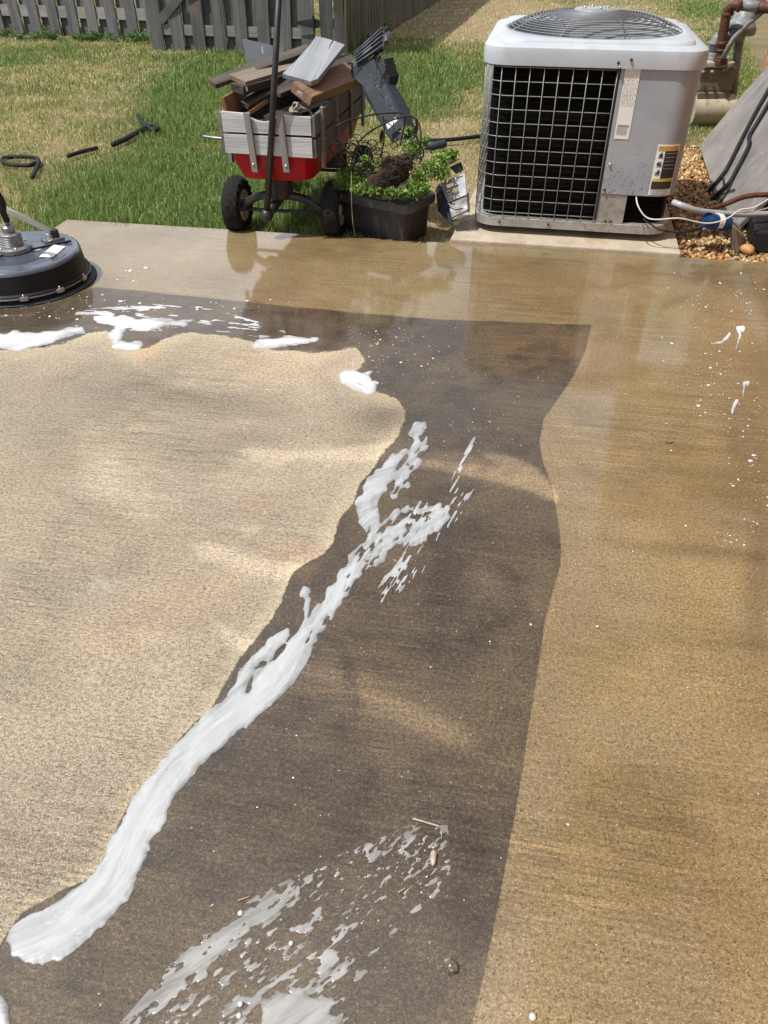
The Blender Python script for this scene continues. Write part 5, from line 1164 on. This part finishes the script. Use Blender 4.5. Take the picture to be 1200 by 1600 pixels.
for k in range(110):
    tq = r.random(); p = PY(584+50*tq+r.gauss(0, 8), 292-40*tq+r.gauss(0, 8), 3.69+.08*tq); a = [p+Vector((r.gauss(0, .02), r.gauss(0, .008)-.012, r.gauss(0, .015))) for _ in range(4)]; mb.tube(spline(a, 3), .0011, 4)
mb.build('roots', M['rust_wire'], rb_, True, world=True)
mb = MB()
for a in ([(611, 247, 3.79), (616, 254, 3.785), (614, 262, 3.785)], [(614, 254, 3.785), (620, 262, 3.785)], [(616, 247, 3.79), (610, 240, 3.80)]): mb.tube([PY(*q) for q in a], .0016, 5)
mb.build('pale_roots', M['twig'], rb_, True, world=True)
p = spline([PY(612, 285, 3.78), PY(640, 287, 3.76), (PY(675, 286, 3.80))], 4); o = MB().tube(p, [.003]*(len(p)-1)+[.0015], 6).build('stick', M['twig'], smooth=True, origin=p[0]); tag(o, 'straight pale stick lying across the bin rim', 'stick')
p = spline([PY(549, 268, 3.74), PY(549, 298, 3.70), PY(550, 330, 3.72), PY(552, 352, 3.72), PY(556, 372, 3.76)], 4); o = MB().tube(p, .0018, 5).build('root_strand', M['twig'], smooth=True, origin=p[0]); tag(o, 'dangling root strand hanging down the front of the bin', 'root')
# tangle of rusty garden border wire
wt = thing('border_fence', PY(600, 230, 3.85), 'tangle of rusty black scroll wire border fence over the bin', 'wire fence')
def wire(pts, r_=.0032):
    r_ = r_*1.3; p = spline([PY(*q) for q in pts], 6); MB().tube(p, r_, 5).build('wire', M['rust_wire'], wt, True, world=True)
wire([(516, 206, 3.7), (535, 192, 3.75), (560, 184, 3.8), (590, 178, 3.85), (622, 176, 3.88), (645, 182, 3.88), (655, 195, 3.88), (658, 215, 3.86), (655, 240, 3.84)])
wire([(560, 222, 3.72), (575, 208, 3.74), (598, 194, 3.78), (620, 185, 3.82), (640, 181, 3.84), (652, 188, 3.84)])
wire([(528, 196, 3.74), (526, 215, 3.72), (532, 240, 3.74), (545, 262, 3.76)])
wire([(598, 180, 3.84), (600, 200, 3.83), (599, 225, 3.82), (594, 246, 3.82)])
wire([(633, 178, 3.84), (631, 200, 3.84), (625, 228, 3.84)])
wire([(649, 186, 3.84), (652, 200, 3.84), (650, 212, 3.84), (656, 225, 3.84), (662, 240, 3.84), (655, 255, 3.84)])
wire([(508, 215, 3.68), (514, 232, 3.68), (524, 245, 3.7), (536, 258, 3.72)], .002)
wire([(505, 220, 3.68), (520, 225, 3.7), (534, 224, 3.72)], .0015)
r = random.Random(12)
for k in range(46):
    x = r.uniform(525, 655); y = r.uniform(215, 272); s_ = r.uniform(5, 13); a0 = r.random()*6; Y = r.uniform(3.74, 3.86); tn = r.uniform(3.5, 8)
    wire([(x+s_*(1-.5*t/tn)*math.cos(a0+t), y+s_*.9*(1-.5*t/tn)*math.sin(a0+t), Y+.01*math.sin(t)) for t in np.arange(0, tn, .8)], .0019)
for k in range(16):
    x = r.uniform(505, 650); y = r.uniform(200, 260); wire([(x, y, r.uniform(3.72, 3.84)), (x+r.uniform(-20, 20), y+r.uniform(-14, 14), 3.8), (x+r.uniform(-35, 35), y+r.uniform(-25, 25), r.uniform(3.76, 3.9))], .0016)
for x, y, a_ in ((649, 205, .1), (579, 240, -.3), (596, 213, .1), (556, 250, .3)):
    p = PY(x, y, 3.83); mb = MB(); mb.loft([[p+Vector((math.sin(a_)*h_+dx2*wd_, dx2*.002, h_)) for dx2 in (-1, -.3, .3, 1)]+[p+Vector((math.sin(a_)*h_+dx2*wd_, .003, h_)) for dx2 in (1, .3, -.3, -1)] for h_, wd_ in ((-.03, .001), (-.015, .008), (0, .011), (.015, .008), (.03, .001))], True, True); mb.build('leaf_ornament', M['rust_wire'], wt, True, world=True)
# broken grey bracket right of the bin
br_ = thing('plastic_bracket', G(715, 345), 'broken light grey plastic bracket with cut outs between the bin and the pad', 'bracket')
q = [PY(700, 316, 3.84), PY(729, 304, 3.84), PY(726, 270, 3.92), PY(687, 287, 3.92)]
n_ = (q[1]-q[0]).cross(q[3]-q[0]).normalized(); n_ = -n_ if n_.y < 0 else n_
MB().plate(q, n_*.008, 14, 14, lambda i, j: (3 <= i <= 6 and 9 <= j <= 11) or (5 <= i <= 8 and 4 <= j <= 7 and (i, j) not in ((5, 4), (8, 4), (5, 7))) or (2 <= i <= 3 and j in (5, 7)) or (3 <= i <= 4 and j in (1, 3)) or (10 <= i <= 12 and j == 12)).build('cut_out_plate', M['light_plastic'], br_, world=True)
def qslab(nm, pts, dep, mat): return slab8(nm, pts, dep, mat, br_)
qslab('tab', [(702, 262, 3.92), (718, 255, 3.93), (722, 268, 3.92), (712, 272, 3.92)], (.01, .03, 0), 'grey_plastic')
qslab('side_wall', [(687, 288, 3.92), (700, 316, 3.84), (708, 345, 3.80), (704, 350, 3.8), (684, 330, 3.88), (680, 295, 3.94)], (.01, .05, 0), 'grey_plastic')
qslab('tray', [(700, 318, 3.835), (730, 306, 3.835), (732, 330, 3.78), (706, 346, 3.77)], (.0, .05, -.01), 'black_plastic')
qslab('edge_strip', [(729, 304, 3.83), (732, 303, 3.83), (734, 332, 3.77), (731, 333, 3.77)], (.004, .03, 0), 'grey_plastic')
MB().tube(spline([PY(698, 317, 3.82), PY(712, 324, 3.80), PY(726, 325, 3.80)], 4), .0022, 5).build('rod', M['galv'], br_, True, world=True)
MB().tube([PY(704, 342, 3.77), PY(720, 334, 3.77), PY(731, 328, 3.77)], .003, 5).build('rod', M['grey_plastic'], br_, True, world=True)

# ================================================================= HOSES AND PIPES ON THE LAWN
def gl(name, pts, r_, mat, lab, cat, z=LZ+.03, arch=None):
    p = [G(x, y, z+(arch[i] if arch else 0)) for i, (x, y) in enumerate(pts)]; p = spline(p, 5); o = MB().tube(p, r_, 8).build(name, M[mat], smooth=True, origin=p[len(p)//2]); return tag(o, lab, cat)
gl('garden_hose', [(216, 181), (221, 189), (230, 198), (240, 203), (247, 201), (243, 197), (230, 199), (214, 207), (196, 217), (176, 226)], .017, 'hose', 'black hose with a doubled back end lying in the middle of the left lawn', 'hose', LZ+.036)
gl('garden_hose', [(152, 231), (140, 234), (124, 238), (106, 244)], .013, 'hose', 'short stretch of black hose sunk in the grass between two longer ones', 'hose', LZ+.035)
gl('garden_hose', [(50, 277), (55, 267), (60, 256), (58, 248), (46, 245), (24, 245), (6, 247), (3, 252), (14, 257), (32, 258), (48, 258), (54, 254)], .013, 'hose', 'black hose looped on the dry grass at the left edge', 'hose', LZ+.030)
gl('metal_stake', [(317, 213), (332, 215), (352, 217)], .009, 'steel', 'thin grey metal stake in the grass left of the wagon', 'stake', LZ+.04)
gl('garden_hose', [(640, 224), (665, 220), (690, 219), (715, 217), (748, 213), (790, 208)], .013, 'hose', 'straight black hose crossing the dry grass to the air conditioner', 'hose', LZ+.04)
gl('plastic_pipe', [(664, 227), (678, 228), (694, 225)], .028, 'grey_plastic', 'short grey plastic pipe end behind the weeds', 'pipe', LZ+.04)
board('wood_stake', G(676, 262, LZ+.03), G(712, 238, LZ+.04), .03, .015, (0, 0, 1), M['tan_board'], None, 'short grey wood offcut in the grass behind the bracket', 'stake')

# ================================================================= SURFACE CLEANER
cc = Vector((-1.545, 3.20, 0)); cl = thing('surface_cleaner', cc, 'round slate blue pressure washer surface cleaner on the patio corner', 'surface cleaner', R(0))
CR = .272; z1 = .132
MB().lathe([(CR+.002, .030), (CR+.008, .034), (CR+.006, .040), (CR-.004, .045), (CR-.012, z1-.016)], 96, None, False, False).build('side_wall', M['deck_side'], cl, 'auto')
MB().lathe([(CR-.012, z1-.016), (CR-.015, z1-.006), (CR-.022, z1-.001), (CR-.034, z1), (CR-.045, z1-.003), (CR-.055, z1-.003), (.20, z1-.001), (.195, z1+.002), (.185, z1+.002), (.18, z1), (.01, z1+.002)], 96, None, False, True).build('deck', M['deck'], cl, 'auto')
MB().lathe([(CR+.006, .026), (CR+.009, .028), (CR+.009, .033), (CR+.006, .035)], 96, None, False, False).build('clamp_band', M['steel'], cl, True)
MB().lathe([(CR-.004, .002), (CR+.000, .002), (CR+.002, .030), (CR-.004, .030)], 96, None, False, False).build('brush_skirt', M['rubber'], cl, True)
# rubber lip flared on the right
n = 72; lip = []
for rr_, z_ in ((CR+.0, .006), (CR+.030, .002), (CR+.030, .005), (CR+.0, .010)):
    lip.append([Vector(((rr_-CR)*(.35+.65*max(0, math.cos(a-.15)))*math.cos(a)+CR*math.cos(a), (rr_-CR)*(.35+.65*max(0, math.cos(a-.15)))*math.sin(a)+CR*math.sin(a), z_)) for a in np.linspace(0, 2*math.pi, n+1)[:-1]])
MB().loft(lip).build('rubber_lip', M['grey_plastic'], cl, True)
for k in range(12):
    a = R(-98+30*k); Mk = Matrix.Rotation(a, 4, 'Z') @ Matrix.Translation((CR+.010, 0, .031)); mb = MB(); mb.box((0, 0, 0), (.008, .030, .015)); mb.lathe([(.004, .006), (.004, .016), (.002, .018)], 8, Matrix.Translation((-.002, 0, 0)))
    mb.v = [tuple(Mk @ Vector(v)) for v in mb.v]; mb.build('clamp', M['galv'], cl)
ba = R(38)   # direction of the cross bar
Mb = Matrix.Rotation(ba, 4, 'Z')
def cb(nm, c_, s_, mat, bevel=.002): return MB().box(Mb @ Vector(c_), s_, Mb.to_3x3()).build(nm, M[mat], cl, bevel=bevel)
cb('mount_plate', (0, 0, z1+.005), (.44, .075, .006), 'deck'); cb('plate_edge', (.01, -.040, z1+.004), (.43, .006, .008), 'black_plastic', 0)
MB().lathe([(.072, z1+.004), (.072, z1+.020), (.060, z1+.026), (.052, z1+.026)], 6*4, None).build('bearing_base', M['steel'], cl, 'auto')
for k in range(6):
    a = k*math.pi/3; MB().lathe([(.006, z1+.02), (.006, z1+.028), (.003, z1+.030)], 6, Matrix.Translation((.062*math.cos(a), .062*math.sin(a), 0))).build('bolt', M['galv'], cl)
pr = [(.044, z1+.022)]
for k in range(5): pr += [(.044, z1+.030+.008*k), (.041, z1+.032+.008*k), (.041, z1+.034+.008*k), (.044, z1+.036+.008*k)]
pr += [(.044, z1+.072), (.038, z1+.076), (.026, z1+.077)]
MB().lathe(pr, 32).build('swivel', M['steel'], cl, 'auto')
MB().lathe([(.022, z1+.074), (.024, z1+.078), (.024, z1+.098), (.020, z1+.102), (.016, z1+.108), (.018, z1+.112), (.014, z1+.118)], 6*2, None).build('swivel_nut', M['steel'], cl, 'auto')
for s_ in (1, -1):
    cb('clevis_base', (s_*.165, .004, z1+.014), (.085, .055, .012), 'steel')
    cb('clevis', (s_*.175, .004, z1+.034), (.035, .034, .035), 'black_plastic', .004)
    q_ = Mb @ Vector((s_*.14, -.028, z1+.032)); MB().tube([q_+Vector((.014*math.cos(t), 0, .014*math.sin(t))) for t in np.linspace(0, 2*math.pi, 17)[:-1]], .0018, 6, closed=True).build('pin_ring', M['galv'], cl, True)
cp = cl.matrix_basis.inverted()
tb0 = Mb @ Vector((.165, .004, z1+.045)); tb1 = cp @ PY(-2, 322, 3.25)
MB().tube([tb0, tb0+(tb1-tb0)*1.05, tb0+(tb1-tb0)*1.05+Vector((-.35, -.2, .5))], .0125, 12).build('handle_tube', M['alu'], cl, True)
h0 = Vector((0, 0, z1+.112)); h1 = cp @ PY(11, 345, 3.16); h2 = cp @ PY(5, 332, 3.14); h3 = cp @ PY(-6, 300, 3.1)
MB().tube([h0, h1], [.010, .008], 10).build('hose_stem', M['brass'], cl, True)
MB().tube(spline([h1, h2, h3, h3+Vector((-.1, -.1, .25))], 5), .013, 10).build('pressure_hose', M['hose'], cl, True)
lv = [cp @ G(x, y, z1+.0035) for x, y in ((61, 401), (82, 402), (102, 385), (84, 382))]; lb = MB().hexa([p-Vector((0, 0, .001)) for p in lv], lv).build('label', M['white'], cl)
MB().box(Mb @ Vector((.075, -.055, z1+.0015)), (.03, .006, .002), Mb.to_3x3()).build('small_label', M['white'], cl)
# water and foam pushed out under the skirt
def ring_foam(x, y):
    X, Y = G_np(x, y); d = np.hypot(X-cc.x, Y-cc.y)-(CR+.012); k = 330
    a = np.arctan2(Y-cc.y, X-cc.x); return (.012-np.abs(d-.006)*1.0)*k*(.35+1.0*(fbm(a*9, d*40, 91)))-3.2-3*(a > -.3)*(1)-9*(a > .2)
field_mesh('foam_ring', ring_foam, (-40, 400, 180, 520), 1.0, M['foam_bright'], .004, 3, 'thin line of foam squeezed out round the front of the cleaner skirt', kind='stuff', seed=16)

# ================================================================= GRASS AND LOW PLANTS
def grass(n_zone, seed):
    r = np.random.default_rng(seed); out = []
    for (ya, yb, dens, wmul) in n_zone:
        wx0 = lambda y: .62*y+1.2
        A = (yb-ya)*2*(.62*(ya+yb)/2+1.0); n = int(A*dens)
        y = r.uniform(ya, yb, n); hw = .58*y+1.0; x = r.uniform(-1, 1, n)*hw*1.0
        # keep off patio, pad, gravel, wall, fence far side
        rx, ry = x-PC.x, y-PC.y; u = rx*au.x+ry*au.y; v = rx*av.x+ry*av.y
        ok = ~((u > -.004) & (v > -.004+.012*(vn(u*14, u*3, 6)-.3)))
        qx, qy = x-pd0.x, y-pd0.y; s_ = qx*ex.x+qy*ex.y; t_ = qx*ey.x+qy*ey.y; ok &= ~((s_ > -.0) & (s_ < pw+.02) & (t_ < 1.12))
        l_ = x*-hn.x+y*-hn.y; sd_ = x*hd.x+y*hd.y
        ok &= ~((l_ > -.02) & (sd_ < 5.6)); ok &= l_ < .97
        bq = np.stack([x-bcen.x, y-bcen.y], 1); ok &= (np.hypot(bq[:, 0], bq[:, 1]) > .13)
        px, py = proj_np(x, y); ok &= (px > -150) & (px < 1350) & (py > -130)
        dr = np.clip(dryness(px, py)+.75*(fbm(x*1.3, y*1.3, 3)-.5)+.8*(fbm(x*5, y*5, 5)-.5), 0, 1)
        ok &= ~((r.random(n) < .55*np.clip((dr-.72)*4, 0, 1)*np.clip((px-560)/60, 0, 1)+.3*np.clip(dr-.75, 0, 1)))
        x, y, dr = x[ok], y[ok], dr[ok]; out.append((x, y, dr, np.full(len(x), wmul)))
    x, y, dr, wm = [np.concatenate(k) for k in zip(*out)]; n = len(x)
    isdry = r.random(n) < np.clip(dr*1.05+.05, .16, .97)
    h = np.where(isdry, r.uniform(.018, .042, n), r.uniform(.026, .060, n)*(1.25-.6*dr))*(1+.4*(fbm(x*6, y*6, 8)-.5)*2)*np.where(wm > 1.4, 1.1, 1)
    a = r.random(n)*6.283; wd = r.uniform(.0016, .0032, n)*wm*np.where(isdry, .9, 1.1); lean = np.abs(r.normal(0, .55, n))+np.where(isdry, .55, .12); la = r.random(n)*6.283
    g = np.array([(.12, .21, .045), (.175, .295, .07), (.25, .38, .115), (.07, .12, .028), (.38, .44, .21)]); d = np.array([(.50, .44, .23), (.64, .57, .34), (.30, .23, .12), (.42, .41, .17), (.80, .73, .52)])
    col = np.where(isdry[:, None], d[r.integers(5, size=n)], g[r.integers(5, size=n)]*(1-dr[:, None]*.2)+np.array([.07, .045, .0])*dr[:, None])*r.uniform(.75, 1.3, (n, 1))
    b = np.stack([x, y, np.full(n, LZ-.004)], 1); sd2 = np.stack([np.cos(a), np.sin(a), np.zeros(n)], 1)*(wd/2)[:, None]
    dirh = np.stack([np.cos(la), np.sin(la), np.zeros(n)], 1)
    m_ = b+np.stack([np.zeros(n), np.zeros(n), h*.6], 1)+dirh*(h*.22*lean)[:, None]; t_ = b+np.stack([np.zeros(n), np.zeros(n), h*np.clip(1-.25*lean, .3, 1)], 1)+dirh*(h*.75*lean)[:, None]
    V = np.stack([b-sd2, b+sd2, m_+sd2*.8, m_-sd2*.8, t_], 1).reshape(-1, 3); i = (np.arange(n)*5)[:, None]
    F = np.concatenate([i+np.array([[0, 1, 2]]), i+np.array([[0, 2, 3]]), i+np.array([[3, 2, 4]])]); cc_ = np.repeat(col, 5, 0); k5 = np.tile([.6, .6, .95, .95, 1.12], n)[:, None]
    return V, F, cc_
V, F, Cc = grass([(3.3, 5.0, 13000, 1.0), (5.0, 7.5, 7000, 1.35), (7.5, 11.5, 3600, 1.9), (11.5, 17, 1300, 2.8)], 11)
o = np_mesh('grass', V, F, M['grass'], Cc); tag(o, 'patchy lawn grass, part lush green and part straw coloured', 'grass', kind='stuff')
# weeds along the foot of the fence
r = random.Random(3); WN = ['low weed at the far left foot of the grey fence']+['low green weed at the grey fence foot, %s from the left edge' % q for q in ('second', 'third', 'fourth', 'fifth', 'sixth', 'seventh', 'eighth', 'ninth', 'tenth', 'eleventh')]+['low green weed where the grey fence meets the gate']
wl_ = [(10, 42), (22, 50), (45, 55), (66, 52), (80, 54), (120, 56), (142, 55), (150, 50), (185, 56), (205, 55), (215, 58), (245, 62)]
for k, (x, y) in enumerate(wl_):
    p = G(x, y+4)+Vector((0, -.05, 0)); s_ = r.uniform(.07, .12)
    cs_ = [(p.x+r.uniform(-.1, .1), p.y, LZ+s_*.6, s_), (p.x+r.uniform(-.15, .15), p.y, LZ+s_*.4, s_*.8)]
    rt = weeds('fence_weed', cs_, 150, 40+k, (.03, .06), WN[k], ((.06, .14, .03), (.09, .20, .04), (.05, .10, .02)))
for k, (x, y) in enumerate([(540, 82), (532, 78), (560, 72), (575, 66), (600, 50)]):
    p = G(x, y); rt = weeds('fence_weed', [(p.x, p.y, LZ+.07, .12)], 130, 60+k, (.03, .06), ['green weed in front of the corner post of the brown fence', 'green weed just left of the brown fence corner', 'green weed at the brown fence foot, nearest the corner', 'green weed at the brown fence foot above the plastic stand', 'green weed farthest along the foot of the brown fence'][k], ((.07, .16, .03), (.10, .20, .05)))
# leaf litter on gravel and in the dry grass by the pad
def posl(rg, n_):
    s_ = rg.uniform(3.4, 5.6, n_); l_ = rg.uniform(.05, .75, n_); X = hd.x*s_-hn.x*l_; Y = hd.y*s_-hn.y*l_; return np.stack([X, Y, np.full(n_, .012)], 1)
V, F, Cc = leaf_mesh(90, posl, 71, (.02, .045), ((.42, .28, .16), (.30, .18, .09), (.55, .42, .28)), .35)
rel = (V[:, 0]-PC.x)*av.x+(V[:, 1]-PC.y)*av.y; qx = (V[:, 0]-pd0.x)*ex.x+(V[:, 1]-pd0.y)*ex.y; okf = ((rel < -.03) & (qx > pw+.04)).reshape(-1, 4).all(1)
o = np_mesh('leaf_litter', V, F[okf], M['leaf'], Cc, k=4); tag(o, 'dry brown leaves scattered on the gravel', 'leaves', kind='stuff')

# unseen tree added behind the lawn to darken the slab's reflection by the house
tp_ = Vector((9.3, 23.5, LZ)); tr = thing('reflection_tree', tp_, 'broad green tree added out of view beyond the house corner to darken the slab reflection', 'tree')
MB().tube([tp_, tp_+Vector((.1, 0, 2.2)), tp_+Vector((-.1, .1, 4.5)), tp_+Vector((.1, 0, 7.5))], [.26, .2, .15, .07], 10).build('trunk', M['picket_brown'], tr, True, world=True)
rt_ = np.random.default_rng(9); limbs = []
for k in range(9):
    a = k*2.4; z0_ = 3+k*.5; e_ = tp_+Vector((math.cos(a)*2.4, math.sin(a)*2.4, z0_+1.8)); limbs.append(e_)
    MB().tube([tp_+Vector((0, 0, z0_)), (tp_+Vector((0, 0, z0_))+e_)/2+Vector((0, 0, .2)), e_], [.09, .06, .025], 6).build('branch', M['picket_brown'], tr, True, world=True)
def post(rg, n_):
    cs = np.array([tuple(e) for e in limbs]+[tuple(tp_+Vector((0, 0, 8.5))), tuple(tp_+Vector((.8, 0, 9.6))), tuple(tp_+Vector((-1, .5, 7.2)))]); k = rg.integers(len(cs), size=n_); d_ = rg.normal(size=(n_, 3)); d_ /= np.linalg.norm(d_, axis=1)[:, None]; return cs[k]+d_*(1.5*rg.random(n_)**.4)[:, None]
V, F, Cc = leaf_mesh(9000, post, 77, (.12, .26), ((.05, .11, .025), (.07, .15, .03), (.10, .19, .05)), .8); f_ = np_mesh('crown', V-np.array(tp_), F, M['leaf'], Cc, k=4); f_.parent = tr; f_['kind'] = 'stuff'
